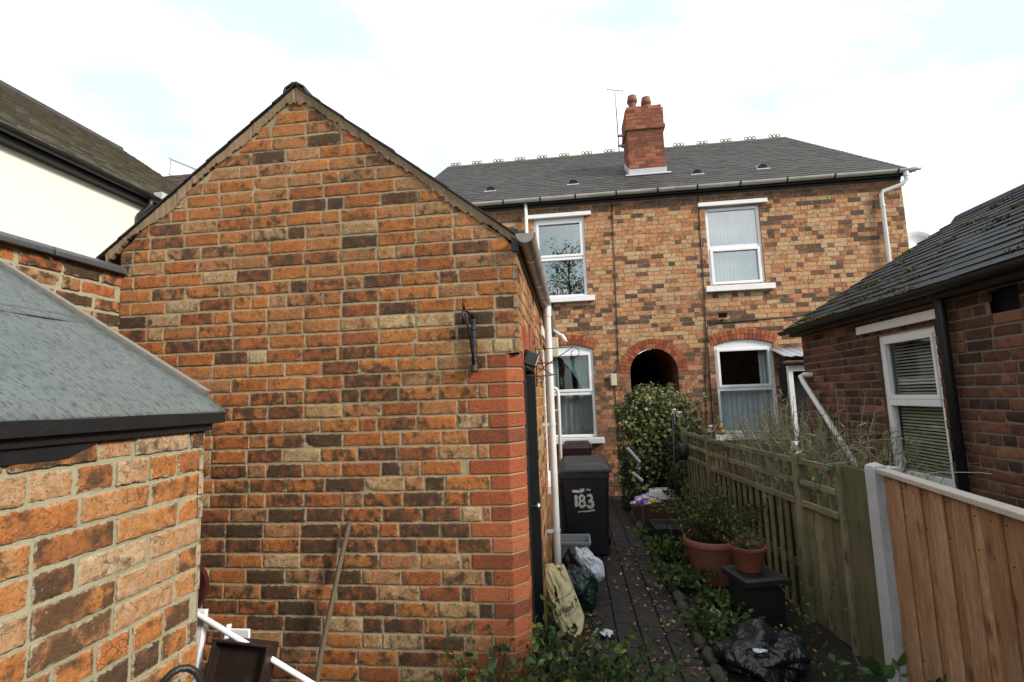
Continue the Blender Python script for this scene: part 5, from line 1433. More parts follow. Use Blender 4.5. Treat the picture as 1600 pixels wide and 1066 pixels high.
# lettering that follows the bag surface
def text_pts(body, size):
    cu = bpy.data.curves.new('lettering', 'FONT'); cu.body = body; cu.size = size; cu.align_x = 'CENTER'; cu.resolution_u = 3; cu.offset = .0006
    to = bpy.data.objects.new('lettering', cu); col.objects.link(to)
    dg = bpy.context.evaluated_depsgraph_get(); dg.update()
    me = bpy.data.meshes.new_from_object(to.evaluated_get(dg)); v_ = [tuple(v.co) for v in me.vertices]; f_ = [tuple(p.vertices) for p in me.polygons]
    bpy.data.objects.remove(to); bpy.data.curves.remove(cu); bpy.data.meshes.remove(me); return v_, f_
def onbag(u, v):
    u = min(.98, max(.02, u)); v = min(.98, max(.02, v)); i = int(u*nu); j = int(v*nv); fu, fv = u*nu-i, v*nv-j
    q = lambda a, b: np.array(yb_grid[min(nv, b)*m+min(nu, a)])
    p = (q(i, j)*(1-fu)+q(i+1, j)*fu)*(1-fv)+(q(i, j+1)*(1-fu)+q(i+1, j+1)*fu)*fv
    return p+V(0, -.009, .003)
g = MB()
for body, size, u0, v0 in (('A.Whited S', .062, .56, .33), ('family butchers', .019, .68, .31), ('est. in town', .017, .7, .55)):
    if body != 'A.Whited S':   # small print is only a smudge of short strokes in the photograph
        for k in range(9):
            a = (k-4)*.018; vs = [onbag(u0+(a+dx)/.3, v0+(a+dx)*.55+dz) for dx, dz in ((0, 0), (.011, 0), (.011, .012), (0, .012))]; g.add(vs, [(0, 1, 2, 3)])
        continue
    tv, tfc = text_pts(body, size)
    g.add([onbag(u0+x/.34, v0+y/.5+x*.55) for x, y, _ in tv], tfc)
g.build('lettering', M['tape'], yb)
# big black bag bottom right
def bs(q, d):
    return Vector((q.x, q.y, q.z*(1-.25*max(0, -q.x*1.6))))
o = blob('rubbish_bag', M['bag_black'], (1.2, 3.75, .11), (.27, .27, .17), 13, .34, shape=bs, flat=.0, fold=6)
tag(o, 'big crumpled black rubbish bag lying at the foot of the old fence', 'rubbish bag')
o = blob('paper_scrap', M['bag_white'], (1.14, 3.58, .22), (.05, .03, .012), 2, .5, sub_=3); tag(o, 'pale crumpled scrap showing in the fold of the big black bag', 'litter')
# paper litter on the path
g = MB(); rg = random.Random(6); vs = []
for i in range(9):
    for j in range(4): vs.append((.07+.02*i+.01*rg.random()+.012*j, 4.13+.035*j+.03*math.sin(i*.8)+.02*rg.random(), .02+.03*rg.random()))
g.add(vs, [(i*4+j, (i+1)*4+j, (i+1)*4+j+1, i*4+j+1) for i in range(8) for j in range(3) if rg.random() < .85]); o = g.build('torn_paper', M['bag_white'], None, smooth=True); tag(o, 'torn white paper lying on the path beside the yellow bag', 'litter')

# ================================================================== POTS
def pot(name, label, c, r0, r1, h, mat, soil=True):
    t = thing(name, label, 'plant pot', c)
    g = MB(); g.lathe([(0, .005), (r0, 0), (r0+.004, .01), (r1*.93, h*.84), (r1*.94, h*.85), (r1, h*.86), (r1*1.01, h*.88), (r1*1.01, h*.98), (r1*.99, h), (r1*.92, h), (r1*.91, h*.9), (r0*.9, .03)], c, 40)
    b = g.build('body', mat, t, smooth=True, auto=35)
    g = MB(); n = 24; vs = [(c[0], c[1], c[2]+h*.88)]+[(c[0]+r1*.915*math.cos(2*math.pi*k/n), c[1]+r1*.915*math.sin(2*math.pi*k/n), c[2]+h*.85) for k in range(n)]
    g.add(vs, [(0, 1+k, 1+(k+1) % n) for k in range(n)]); g.build('soil', M['soil'], t); return t
pot('plant_pot', 'large terracotta pot holding the olive green shrub beside the fence', (1.33, 5.38, .02), .18, .265, .42, M['terra_l'])
pot('plant_pot', 'small terracotta pot standing on the black square planter', (1.42, 4.55, .4), .095, .145, .2, M['terra'])
rp = pot('plant_pot', 'red pot half hidden by weeds at the corner of the outbuilding', (-.2, 2.48, .3), .1, .13, .2, plain('red_glazed_pot', (.3, .02, .015), .4, .1, 10, .1))
st = thing('upturned_tub', 'grey tub half hidden in weeds under the red pot', 'tub', (-.2, 2.55, 0)); g = MB(); g.lathe([(.17, 0), (.165, .02), (.125, .28), (.115, .295), (0, .298)], (-.2, 2.48, 0), 28); g.build('body', M['greyblack'], st, smooth=True, auto=40)
g = MB(); g.lathe([(.172, .0), (.185, .005), (.185, .03), (.17, .035)], (-.2, 2.48, 0), 28); g.build('rim', M['greyblack'], st, smooth=True, auto=40)
# square black stand / planter
sp = thing('square_planter', 'black square planter used as a stand for the small pot', 'planter', (1.45, 4.5, 0))
g = MB(); c0 = V(1.45, 4.52)
def rq(w, z, a=.22): return [tuple(c0+V(math.cos(a)*sx*w-math.sin(a)*sy*w, math.sin(a)*sx*w+math.cos(a)*sy*w))+(z,) for sx, sy in ((-1, -1), (1, -1), (1, 1), (-1, 1))]
L = [rq(.145, 0), rq(.155, .3), rq(.16, .33), rq(.195, .34), rq(.195, .385), rq(.17, .4), rq(.16, .4), rq(.155, .395)]
g.add([p for l in L for p in l], [(l*4+k, l*4+(k+1) % 4, (l+1)*4+(k+1) % 4, (l+1)*4+k) for l in range(len(L)-1) for k in range(4)]+[(28, 29, 30, 31)]); g.build('body', M['greyblack'], sp, bevel=.005)
# dark planter trough further back
pl = thing('trough_planter', 'low black trough planter beside the path under the ivy', 'planter', (1.2, 6.7, 0))
g = MB(); g.add([(.98, 6.45, 0), (1.42, 6.45, 0), (1.42, 6.85, 0), (.98, 6.85, 0), (.94, 6.42, .26), (1.45, 6.42, .26), (1.45, 6.88, .26), (.94, 6.88, .26), (.97, 6.45, .26), (1.42, 6.45, .26), (1.42, 6.85, .26), (.97, 6.85, .26), (.98, 6.46, .2), (1.41, 6.46, .2), (1.41, 6.84, .2), (.98, 6.84, .2)],
 [(l*4+k, l*4+(k+1) % 4, (l+1)*4+(k+1) % 4, (l+1)*4+k) for l in range(3) for k in range(4)]+[(12, 13, 14, 15)]); g.build('body', M['greyblack'], pl, bevel=.006)
# rusty trough with laundry and a white plastic box
tr = thing('rusty_trough', 'rust brown trough heaped with cloths in front of the ivy', 'trough', (1.15, 7.6, 0))
g = MB(); x0, x1, y0, y1 = .8, 1.42, 7.5, 7.85
g.add([(x0+.06, y0+.05, .02), (x1-.06, y0+.05, .02), (x1-.06, y1-.05, .02), (x0+.06, y1-.05, .02), (x0, y0, .3), (x1, y0, .32), (x1, y1, .32), (x0, y1, .3), (x0+.02, y0+.02, .3), (x1-.02, y0+.02, .32), (x1-.02, y1-.02, .32), (x0+.02, y1-.02, .3)], [(l*4+k, l*4+(k+1) % 4, (l+1)*4+(k+1) % 4, (l+1)*4+k) for l in range(2) for k in range(4)]+[(0, 3, 2, 1)]); g.build('body', M['wicker'], tr, bevel=.008)
o = blob('cloth_heap', M['fabric'], (1.03, 7.66, .33), (.2, .13, .085), 21, .4, fold=5); tag(o, 'heap of lilac and blue patterned cloths in the rusty trough', 'cloths')
o = blob('yellow_cloth', plain('yellow_cloth_weave', (.5, .45, .05), .9, .2, 20, .2), (1.12, 7.56, .345), (.09, .05, .035), 22, .4, sub_=4); tag(o, 'yellow cloth among the patterned cloths in the trough', 'cloth')
wb = thing('plastic_box', 'off white plastic box on its side behind the rusty trough', 'box', (1.3, 7.85, .3))
g = MB(); prf = [(.0, .02), (.02, .16), (.07, .235), (.16, .25), (.36, .25), (.42, .22), (.44, .02)]
g.prism([(1.06+a, .2+b) for a, b in prf], 'y', 7.88, 8.08); g.build('shell', M['sill'], wb, bevel=.012)
g = MB(); g.prism([(1.10, .24), (1.11, .35), (1.15, .42), (1.42, .42), (1.45, .4), (1.46, .24)], 'y', 7.872, 7.879); g.build('lid_panel', M['sill'], wb, bevel=.004)
g = MB(); g.bb(1.08, 1.48, 7.9, 8.06, 0, .2); g.build('stand', M['greyblack'], wb)

# black pole with basket in the ivy
bp_ = thing('garden_pole', 'slim black metal pole with a dark hanging basket in front of the ivy', 'pole', (1.34, 6.95, 0))
g = MB(); g.tube([(1.30, 6.93, 0), (1.34, 6.92, 1.62)], .012, 10); g.build('pole', M['iron'], bp_, smooth=True)
g = MB(); g.lathe([(.0, 0), (.05, .01), (.075, .08), (.08, .22), (.07, .23), (.0, .22)], (1.45, 6.95, 1.0), 16); g.tube([(1.45, 6.95, 1.22), (1.35, 6.92, 1.42)], .006, 6); g.build('basket', M['iron'], bp_, smooth=True)
# white tube ornament
ws = thing('tube_spinner', 'two short white tubes strung on a rod before the ivy', 'garden ornament', (.86, 7.6, 1.1))
# placed from the photo: two tilted tubes and a clear bead between them
g = MB(); g.tube([(.76, 7.3, 1.14), (.92, 7.3, .94)], .021, 12); g.build('tube', M['whitepaint'], ws, smooth=True, auto=50)
g = MB(); g.tube([(.81, 7.3, .80), (.94, 7.3, .68)], .021, 12); g.build('tube', M['whitepaint'], ws, smooth=True, auto=50)
g = MB(); g.lathe([(0, 0), (.025, .02), (.03, .05), (.02, .09), (0, .1)], (.9, 7.3, .83), 12); g.build('bead', M['jar'], ws, smooth=True)
g = MB(); g.tube([(.9, 7.3, .97), (.9, 7.3, .72), (.92, 7.32, .4), (.92, 7.32, 0)], .004, 6); g.build('rod', M['aerial'], ws)

# ================================================================== BRACKETS, LAMP, BROOM
hb = thing('wall_bracket', 'black cast iron hanging basket bracket on the gable front', 'bracket', (-.55, GY, 2.2))
g = MB(); xb = -.548; g.tube([(xb, 2.815, 2.385), (xb, 2.815, 2.07)], .016, 10); g.tube([(xb, 2.81, 2.4), (xb, 2.82, 2.37)], .024, 12); g.tube([(xb, 2.82, 2.1), (xb, 2.81, 2.06)], .022, 12)
for k in range(6): g.lathe([(0, -.012), (.019, -.008), (.019, .008), (0, .012)], (xb, 2.812, 2.13+k*.045), 10)
g.build('wall_bar', M['iron'], hb, smooth=True, auto=50)
g = MB(); g.tube([(xb, 2.8, 2.375), (xb, 2.7, 2.383), (xb, 2.6, 2.38), (xb, 2.545, 2.37)], [.008, .007, .007, .006], 8)
g.tube([(xb, 2.545, 2.37), (xb, 2.53, 2.35), (xb, 2.533, 2.32), (xb, 2.55, 2.305), (xb, 2.565, 2.32)], .008, 8); g.tube([(xb, 2.56, 2.375), (xb, 2.545, 2.41), (xb, 2.56, 2.43)], .007, 8)
g.tube([(xb, 2.8, 2.1), (xb, 2.76, 2.16), (xb, 2.7, 2.25), (xb, 2.6, 2.36)], .007, 8); g.build('arm', M['iron'], hb, smooth=True)
def bracket(name, label, y, z1, xe, mat, z0, drop):
    t = thing(name, label, 'bracket', (-.29, y, z0)); x0 = -.268
    g = MB(); g.tube([(x0, y, z0), (x0, y, z1)], .005, 6); g.build('wall_bar', mat, t)
    g = MB(); g.tube([(x0, y, z1-.02), (xe, y, z1-.01)], .0035, 6)
    n = 22; cv = []
    for i in range(n+1):
        a = math.pi*1.9*i/n; r = .045*(1-.55*i/n); cv.append((xe+.01+r*math.cos(math.pi/2-a), y, z1-.06+r*math.sin(math.pi/2-a)))
    g.tube(cv, .0035, 6); g.tube([(x0+.02, y, z1-drop), (x0+.08, y, z1-drop+.05), (x0+.16, y, z1-.1), (xe, y, z1-.012)], .004, 6)
    for cz, rr in ((z0+.16, .028), (z0+.05, .025)):
        g.tube([(x0+.03+rr*math.cos(a*.55), y, cz+rr*(1-.03*a)*math.sin(a*.55)) for a in range(12)], .003, 5)
    g.build('scroll_arm', mat, t, smooth=True); return t
bracket('scroll_bracket', 'thin scrolled iron bracket standing out from the side wall before the left window', 3.95, 2.3, .03, M['iron'], 1.98, .2)
t2 = thing('rusty_bracket', 'rusty two bar bracket beside the door head', 'bracket', (-.29, 3.3, 2.1))
g = MB(); g.tube([(-.285, 3.2, 2.125), (-.1, 3.34, 2.125)], .0055, 6); g.tube([(-.285, 3.2, 2.04), (-.2, 3.25, 2.035), (-.09, 3.36, 2.05)], .0055, 6); g.tube([(-.2, 3.27, 2.2), (-.17, 3.28, 2.08), (-.12, 3.33, 2.045)], .004, 6); g.build('bar', M['rust'], t2, smooth=True)
wl = thing('wall_lamp', 'black floodlight fixed at the door head on the side wall', 'lamp', (-.26, 3.1, 2.12))
g = MB(); g.box((-.24, 3.09, 2.14), (.085, .07, .09), rotz(.2) @ roty(.35)); g.bb(-.29, -.25, 3.07, 3.11, 2.1, 2.2); g.build('housing', M['iron'], wl, bevel=.006)
g = MB(); g.box((-.205, 3.085, 2.125), (.006, .058, .07), rotz(.2) @ roty(.35)); g.build('lens', M['steel'], wl)
br = MB(); br.tube([(-1.46, 2.62, 0), (-1.41, 2.70, .55), (-1.35, 2.80, 1.0), (-1.305, 2.822, 1.22)], [.0145, .0145, .0135, .013], 12)
o = br.build('broom_handle', M['stick'], None, smooth=True, auto=50); tag(o, 'bare wooden broom handle leaning against the gable wall', 'broom handle')
o = blob('green_moss_tuft', M['leafg'], (-.668, 2.835, 2.27), (.013, .012, .014), 3, .3, sub_=3); tag(o, 'tiny green plug in the mortar left of the black bracket', 'moss')

# ================================================================== JUNK BESIDE THE SHED
ch = thing('folding_chair', 'folded white framed garden chair with burgundy seat back behind the shed corner', 'chair', (-1.75, 2.25, 0))
g = MB(); nn_ = 12; P_ = []
for i in range(nn_+1):
    t = i/nn_; P_.append((-1.71-.10*(2*t-1)**2*(1 if t > .5 else .5), .975+.24*t))
vs = [(x-dx, y, z) for x, z in P_ for dx, y in ((0, 2.2), (0, 2.225), (.25, 2.24), (.25, 2.215))]
g.add(vs, [(4*i+k, 4*i+(k+1) % 4, 4*i+4+(k+1) % 4, 4*i+4+k) for i in range(nn_) for k in range(4)]+[(0, 1, 2, 3), tuple(4*nn_+k for k in (3, 2, 1, 0))])
g.build('seat_back', M['burgundy'], ch, smooth=True, auto=50)
g = MB(); g.add([(-1.70, 2.19, .985), (-1.77, 2.19, .985), (-1.9, 2.15, 0), (-1.79, 2.15, 0), (-1.70, 2.215, .985), (-1.77, 2.215, .985), (-1.9, 2.19, 0), (-1.79, 2.19, 0)], [(0, 1, 2, 3), (4, 7, 6, 5), (0, 3, 7, 4), (1, 5, 6, 2), (0, 4, 5, 1)]); g.build('leg', M['upvc'], ch, bevel=.004)
g = MB(); g.tube([(-1.66, 2.3, .88), (-1.72, 2.28, .4), (-1.78, 2.25, 0)], .012, 8); g.build('leg', M['upvc'], ch, smooth=True)
g = MB(); g.bb(-1.7, -1.6, 2.36, 2.375, .1, .83); g.build('side_board', M['sill'], ch, bevel=.003)
g = MB(); g.tube([(-1.79, 2.13, 1.045), (-1.27, 2.33, .62), (-.9, 2.5, .3), (-.6, 2.6, .02)], .0125, 12); o = g.build('white_pole', M['upvc'], None, smooth=True); tag(o, 'slim white pole slanting down from the shed corner over the brown box', 'pole')
bx = thing('brown_box', 'open dark brown plastic box with worn pale rim beside the shed', 'box', (-1.45, 2.08, 0))
g = MB(); A_ = rotz(-.22) @ rotx(R(-62)); C_ = V(-1.53, 2.16, .72)
def RB(w, h, z): return [tuple(A_ @ V(sx*w, sy*h, z)+C_) for sx, sy in ((-1, -1), (1, -1), (1, 1), (-1, 1))]
# the open side faces the camera
A_ = rotz(.12) @ rotx(R(78)) @ rotz(-.13)
L = [RB(.112, .12, -.14), RB(.12, .132, 0), RB(.128, .14, 0), RB(.128, .14, .01), RB(.116, .128, .01), RB(.108, .116, -.03)]
g.add([p for l in L for p in l], [(l*4+k, l*4+(k+1) % 4, (l+1)*4+(k+1) % 4, (l+1)*4+k) for l in range(5) for k in range(4)]+[(0, 3, 2, 1), (20, 21, 22, 23)]); g.build('shell', M['boxbrown'], bx, bevel=.009)
g = MB(); g.bb(-1.62, -1.42, 2.18, 2.3, 0, .6); g.build('support', M['boxbrown'], bx, bevel=.01)
hp_ = thing('handled_bin', 'tall pale bin with thick black curved handle against the shed wall', 'bin', (-1.3, 1.57, 0))
g = MB(); g.lathe([(0, .005), (.08, 0), (.095, .94), (.1, .94), (.1, .95), (.09, .95), (.075, .02)], (-1.3, 1.57, .02), 28); g.build('body', M['sill'], hp_, smooth=True, auto=40)
g = MB(); g.tube([(-1.3+.045*math.cos(R(a)), 1.57+.045*math.cos(R(a)), .97+.095*math.sin(R(a))) for a in range(-10, 191, 20)], .011, 10); g.build('handle', M['black'], hp_, smooth=True)

# ================================================================== PLANTS
def clumps(n, fn, seed):
    rs = random.Random(seed); return [fn(rs) for _ in range(n)]
# ivy mound over a low arch, leaves hang like shingles with clumped tone
rs = random.Random(12); pts, dr = [], []
def ivyp(cx, cy, cz, rx, ry, rz, n, seed):
    rs = random.Random(seed)
    for _ in range(n):
        a = rs.uniform(0, 2*math.pi); b = math.asin(rs.uniform(-.85, 1)); d = V(math.cos(a)*math.cos(b), math.sin(a)*math.cos(b), math.sin(b))
        k = 1+.3*noise.noise(Vector((d[0]*2.2+seed, d[1]*2.2, d[2]*3)))+.2*noise.noise(Vector((d[0]*6, d[1]*6+seed, d[2]*7)))+rs.gauss(0, .05)
        p = V(cx, cy, cz)+V(rx, ry, rz)*d*k
        if p[2] < .02: continue
        pts.append(p); dr.append(d+V(0, -.3, .1))
iv = thing('ivy_mound', 'tall mound of variegated ivy spilling before the arched passage', 'ivy', (1.3, 8, 0))
ivyp(1.38, 8.65, 1.55, .56, .5, .44, 5200, 1); ivyp(1.3, 8.65, .9, .5, .45, .8, 5200, 2); ivyp(1.72, 8.2, .95, .38, .4, .5, 3000, 3); ivyp(.95, 8.5, .5, .2, .3, .5, 1200, 4); ivyp(1.72, 7.85, .55, .32, .3, .45, 1800, 5)
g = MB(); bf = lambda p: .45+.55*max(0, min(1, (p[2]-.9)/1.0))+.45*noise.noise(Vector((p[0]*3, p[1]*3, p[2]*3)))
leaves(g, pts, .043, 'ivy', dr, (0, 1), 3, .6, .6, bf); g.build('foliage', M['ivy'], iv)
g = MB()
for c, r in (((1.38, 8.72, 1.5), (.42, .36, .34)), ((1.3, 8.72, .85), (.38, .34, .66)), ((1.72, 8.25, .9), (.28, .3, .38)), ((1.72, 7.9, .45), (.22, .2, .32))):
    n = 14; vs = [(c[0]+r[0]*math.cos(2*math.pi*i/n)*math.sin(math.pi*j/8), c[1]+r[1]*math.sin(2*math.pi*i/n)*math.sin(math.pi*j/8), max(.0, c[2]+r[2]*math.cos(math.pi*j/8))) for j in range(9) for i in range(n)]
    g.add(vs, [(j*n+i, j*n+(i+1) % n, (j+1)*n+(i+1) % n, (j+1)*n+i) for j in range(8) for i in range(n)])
g.build('stems', M['dark'], iv)  # solid dark cores, colour standing in for shade inside the mound
# trailing runners
g = MB(); pts, dr = [], []
rs = random.Random(14)
for k in range(90):
    x, y, z = rs.uniform(.8, 2.05), rs.uniform(7.9, 8.3), rs.uniform(.9, 1.9)
    for j in range(12):
        pts.append((x, y, z)); dr.append((0, -1, .2)); x += rs.gauss(0, .03); y -= .012; z -= .05
        if z < .1: break
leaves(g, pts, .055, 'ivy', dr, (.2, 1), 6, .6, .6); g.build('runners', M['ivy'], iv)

def shrub(name, label, cat, base, n, h, r, ls, per, kind, mat, seed, tone=(0, 1), sr=.003, lean=(0, 0), group=None):
    t = thing(name, label, cat, base, group); a, b = MB(), MB()
    stemmed(a, b, base, n, h, r, ls, per, kind, seed, tone, sr, lean)
    a.build('stems', M['bark'], t); b.build('foliage', mat, t); return t
shrub('potted_shrub', 'bushy olive green shrub growing in the large terracotta pot', 'shrub', (1.34, 5.4, .36), 110, .62, .5, .03, 38, 'oval', M['leafolive'], 31, (0, 1))
shrub('pot_plant', 'straggly thin stemmed plant in the small terracotta pot', 'plant', (1.42, 4.55, .55), 16, .25, .26, .045, 6, 'oval', M['leafolive'], 32, (.3, 1), .003)
for i, (x, y, n, h, r, lab) in enumerate(((1.0, 6.0, 50, .3, .3, 'leafy green plant at the path edge before the black trough'), (.98, 5.2, 50, .22, .3, 'low green plant on the path edge left of the large pot'),
                              (1.06, 4.15, 60, .2, .32, 'low green weeds on the path edge left of the black planter'), (.9, 6.95, 18, .16, .14, 'green plant with yellow leaves at the foot of the ivy'),
                              (1.22, 4.75, 30, .16, .25, 'sparse weeds in the dark soil between the two terracotta pots'))):
    shrub('border_plant', lab, 'plant', (x, y, .02), n, h, r, .05, 14, 'ivy' if i % 2 else 'oval', M['leafg'], 40+i, (0, 1), .003, (0, 0), 'green plants along the path edge')
# dry tangled bush behind the old fence
t = thing('dry_bush', 'tangled dry pale bush behind the trellis fence', 'bush', (2.5, 6, 0)); a, b = MB(), MB()
for k, (x, y) in enumerate(((2.5, 6.7), (2.45, 6.0), (2.55, 5.2), (2.7, 6.9), (2.55, 6.4), (2.6, 4.75), (2.45, 5.5))):
    stemmed(a, b, (x, y, .1), 120, 1.85 if k not in (5, 6) else 1.55, .6, .085, 17, 'blade', 60+k, (.2, 1), .0042)
a.build('stems', M['leafdry'], t); b.build('foliage', M['leafdry'], t)
a = MB(); rs = random.Random(77)
for k in range(26):
    x, y = rs.uniform(2.2, 2.75), rs.uniform(4.6, 6.7); z = rs.uniform(.9, 1.3); an_ = rs.uniform(-1, 1); L = rs.uniform(.4, .8)
    a.tube([(x+L*.25*q*math.cos(an_), y+L*.25*q*math.sin(an_)-.1*q, z+.14*q-.022*q*q) for q in range(5)], [.004, .0035, .003, .0025, .002], 4, False, (rs.random(), rs.random(), 0, 1))
a.build('arching_stems', M['leafdry'], t)
# corner weeds in the foreground
shrub('ivy_clump', 'spreading ivy and weeds on the ground at the corner of the outbuilding', 'ivy', (.0, 3.0, 0), 210, .48, .52, .042, 18, 'ivy', M['leafg'], 81, (.1, 1), .003)
shrub('corner_weed', 'leafy weeds climbing the red brick corner', 'plant', (-.42, 2.6, 0), 70, .8, .38, .045, 16, 'oval', M['leafg'], 82, (.1, .95), .003)
shrub('bramble', 'thin yellow green bramble in front of the yellow carrier bag', 'plant', (-.2, 3.55, 0), 9, .62, .2, .06, 9, 'oval', M['leafg'], 83, (.6, 1), .003)
shrub('feathery_weed', 'feathery grey green weed at the bottom edge of the path', 'plant', (.18, 2.78, 0), 150, .5, .42, .022, 28, 'oval', M['leafolive'], 84, (.2, .9), .0015)
shrub('lavender', 'grey lavender growing at the base of the gable wall', 'plant', (-1.2, 2.42, 0), 120, .56, .3, .03, 22, 'blade', M['lav'], 85, (0, 1), .0015)
shrub('nettle', 'nettle plant with broad leaves at the foot of the concrete post', 'nettle', (1.72, 3.15, 0), 9, .42, .2, .085, 9, 'oval', M['leafg'], 86, (.25, .7), .003)
shrub('nettle', 'small nettle sprig between the black bag and the fence', 'nettle', (1.55, 3.45, 0), 5, .3, .15, .07, 8, 'oval', M['leafg'], 87, (.25, .7), .003)
shrub('bare_briar', 'thin reddish briar climbing against the old fence', 'briar', (1.72, 4.1, 0), 9, .7, .3, .035, 8, 'oval', M['leafolive'], 88, (.4, 1), .003)
# edging stones along the path
rs = random.Random(17)
y = 3.3; k = 0
while y < 8.2:
    L = rs.uniform(.13, .24)
    o = blob('edging_stone', M['stone'], (.885+rs.uniform(-.015, .015), y+L/2, .03), (.055, L/2, .055), 100+k, .2, sub_=3)
    tag(o, 'mossy edging stone in the row along the right side of the path', 'stone', 'mossy edging stones along the path'); y += L+.02; k += 1
o = blob('round_stone', M['concrete'], (1.1, 4.5, .06), (.05, .05, .045), 7, .1, sub_=3); tag(o, 'rounded grey stone among the weeds left of the black planter', 'stone')
# tree behind the camera, seen only mirrored in the upstairs window
tt_ = thing('garden_tree', 'leafy tree mirrored in the upper left window glass', 'tree', (.2, -9, 0))
g = MB(); g.tube([(.2, -9, 0), (.25, -9, 2), (.1, -9.1, 5.5), (.3, -9, 10)], [.22, .17, .12, .04], 10)
rs = random.Random(5); pts = []
for k in range(34):
    a = rs.uniform(0, 6.28); z = rs.uniform(5, 10); L = rs.uniform(.9, 2.6)*(1-.09*(z-5)); e = (.2+L*math.cos(a), -9+L*math.sin(a), z+rs.uniform(.3, 1.3))
    g.tube([(.18, -9, z-.4), tuple((V(.18, -9, z-.4)+V(*e))/2+V(0, 0, .15)), e], [.045, .03, .012], 5)
    for _ in range(95):
        t = rs.uniform(.35, 1.1); p = V(.18, -9, z-.4)*(1-t)+V(*e)*t; pts.append(p+V(rs.gauss(0, .28), rs.gauss(0, .28), rs.gauss(0, .25)))
g.build('trunk', M['bark'], tt_); g = MB(); leaves(g, pts, .14, 'oval', None, (0, 1), 9); g.build('crown', M['leafolive'], tt_)
# fallen leaves
g = MB(); rs = random.Random(18); pts = []
for _ in range(1000):
    e = rs.random()
    if e < .45: x = rs.gauss(.72, .16); y = rs.uniform(2.2, 6.5)
    elif e < .6: x = rs.gauss(.0, .1); y = rs.gauss(4.15, .25)
    elif e < .85: x = rs.uniform(.9, 1.8); y = rs.uniform(3.2, 6)
    else: x = rs.uniform(-.25, .8); y = rs.uniform(2.2, 9)
    if x < -.27: continue
    pts.append((x, y, .022+.012*rs.random()+(.03 if x > .9 else 0)))
leaves(g, pts, .034, 'oval', [(0, 0, 1)]*len(pts), (0, 1), 19, .3)
o = g.build('fallen_leaves', M['fallen']); o['kind'] = 'stuff'; o['label'] = 'orange and brown fallen leaves scattered over the path and soil'; o['category'] = 'leaves'
g = MB(); rs = random.Random(19); pts = []
for _ in range(900):
    pts.append((rs.choice([rs.uniform(.9, 1.85), rs.uniform(-1.3, -.3)]), rs.uniform(2.3, 7.5), .02))
leaves(g, pts, .028, 'oval', [(0, 0, 1)]*len(pts), (0, .7), 20, 1.0)
o = g.build('ground_weeds', M['leafg']); o['kind'] = 'stuff'; o['label'] = 'low weeds scattered over the dark soil'; o['category'] = 'weeds'

# ================================================================== CAMERA, LIGHT, SKY
cd = bpy.data.cameras.new('camera'); cam = bpy.data.objects.new('camera', cd); col.objects.link(cam)
f = 771.96; cd.sensor_width = 36; cd.lens = 36*f/1600; cd.clip_end = 1500; cd.clip_start = .05
y_, p_, r_ = R(-6.578), R(6.582), R(-1.926)
F = Vector((math.sin(y_)*math.cos(p_), math.cos(y_)*math.cos(p_), math.sin(p_))); rt_ = Vector((math.cos(y_), -math.sin(y_), 0)); up_ = rt_.cross(F)
r2 = rt_*math.cos(r_)+up_*math.sin(r_); u2 = -rt_*math.sin(r_)+up_*math.cos(r_)
cam.matrix_world = Matrix(((r2.x, u2.x, -F.x, 0), (r2.y, u2.y, -F.y, 0), (r2.z, u2.z, -F.z, 1.9), (0, 0, 0, 1)))
sc.camera = cam
SAZ, SEL = R(66), R(30)
SUN = Vector((math.sin(SAZ)*math.cos(SEL), -math.cos(SAZ)*math.cos(SEL), math.sin(SEL)))
ld = bpy.data.lights.new('sun', 'SUN'); ld.energy = 3.0; ld.angle = R(13); ld.color = (1, .93, .83)
so = bpy.data.objects.new('sun', ld); col.objects.link(so); so.rotation_euler = SUN.to_track_quat('Z', 'Y').to_euler(); so.location = SUN*30
w = bpy.data.worlds.new('World'); sc.world = w; w.use_nodes = True
nt = w.node_tree; bg = nt.nodes['Background']
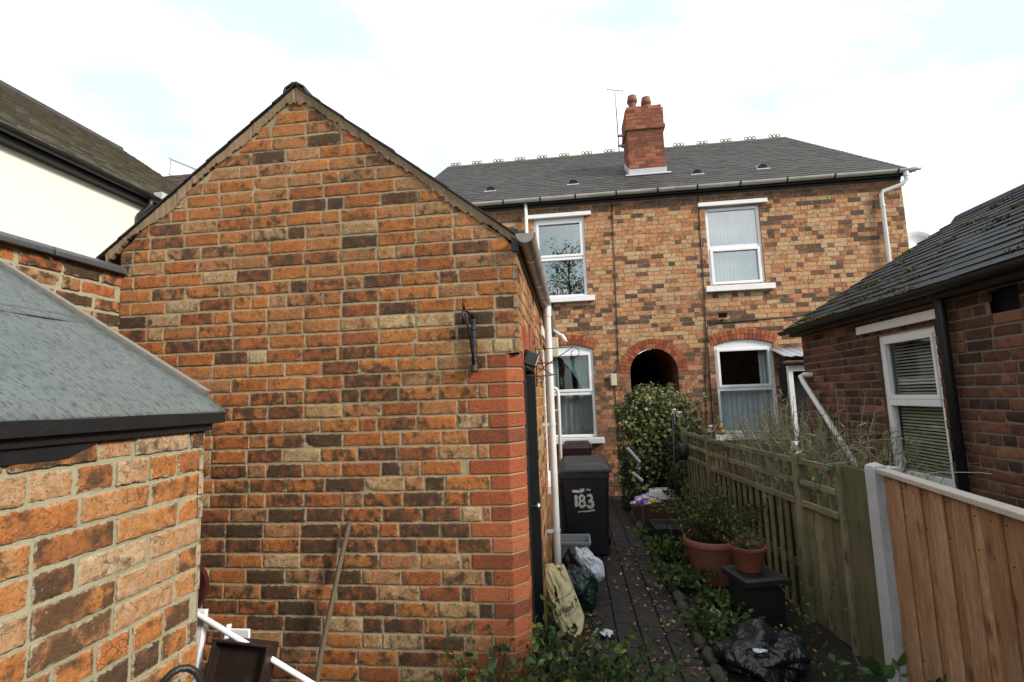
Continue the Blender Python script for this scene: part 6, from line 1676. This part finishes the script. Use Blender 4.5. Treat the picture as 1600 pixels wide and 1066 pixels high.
sky = nt.nodes.new('ShaderNodeTexSky'); sky.sky_type = 'NISHITA'; sky.sun_disc = False
sky.sun_elevation = math.asin(SUN.z); sky.sun_rotation = math.atan2(SUN.x, SUN.y); sky.dust_density = 2.5; sky.air_density = 1.0
tc = nt.nodes.new('ShaderNodeTexCoord'); mp = nt.nodes.new('ShaderNodeMapping'); mp.inputs['Scale'].default_value = (1, 1, 2.6); mp.inputs['Rotation'].default_value = (.2, .1, .5)
nt.links.new(tc.outputs['Generated'], mp.inputs['Vector'])
ns = nt.nodes.new('ShaderNodeTexNoise'); ns.inputs['Scale'].default_value = 2.2; ns.inputs['Detail'].default_value = 6; ns.inputs['Roughness'].default_value = .55; nt.links.new(mp.outputs[0], ns.inputs['Vector'])
mr = nt.nodes.new('ShaderNodeMapRange'); mr.inputs[1].default_value = .38; mr.inputs[2].default_value = .55; mr.inputs[3].default_value = .88; mr.inputs[4].default_value = 1.0; nt.links.new(ns.outputs[0], mr.inputs[0])
mx = nt.nodes.new('ShaderNodeMix'); mx.data_type = 'RGBA'; nt.links.new(mr.outputs[0], mx.inputs[0]); nt.links.new(sky.outputs[0], mx.inputs[6]); mx.inputs[7].default_value = (0, 0, 0, 1)
cl = nt.nodes.new('ShaderNodeValToRGB'); nt.links.new(ns.outputs[0], cl.inputs[0]); cl.color_ramp.elements[0].position = .42; cl.color_ramp.elements[0].color = (.56, .67, .69, 1); cl.color_ramp.elements[1].position = .68; cl.color_ramp.elements[1].color = (1, 1, 1, 1)
cm = nt.nodes.new('ShaderNodeVectorMath'); cm.operation = 'SCALE'; cm.inputs['Scale'].default_value = 10.6; nt.links.new(cl.outputs[0], cm.inputs[0]); nt.links.new(cm.outputs[0], mx.inputs[7])
nt.links.new(mx.outputs[2], bg.inputs[0]); bg.inputs[1].default_value = .1
vs_ = sc.view_settings; vs_.view_transform = 'Standard'; vs_.look = 'None'; vs_.exposure = .68; vs_.gamma = 1
sc.render.resolution_x = 1024; sc.render.resolution_y = 682
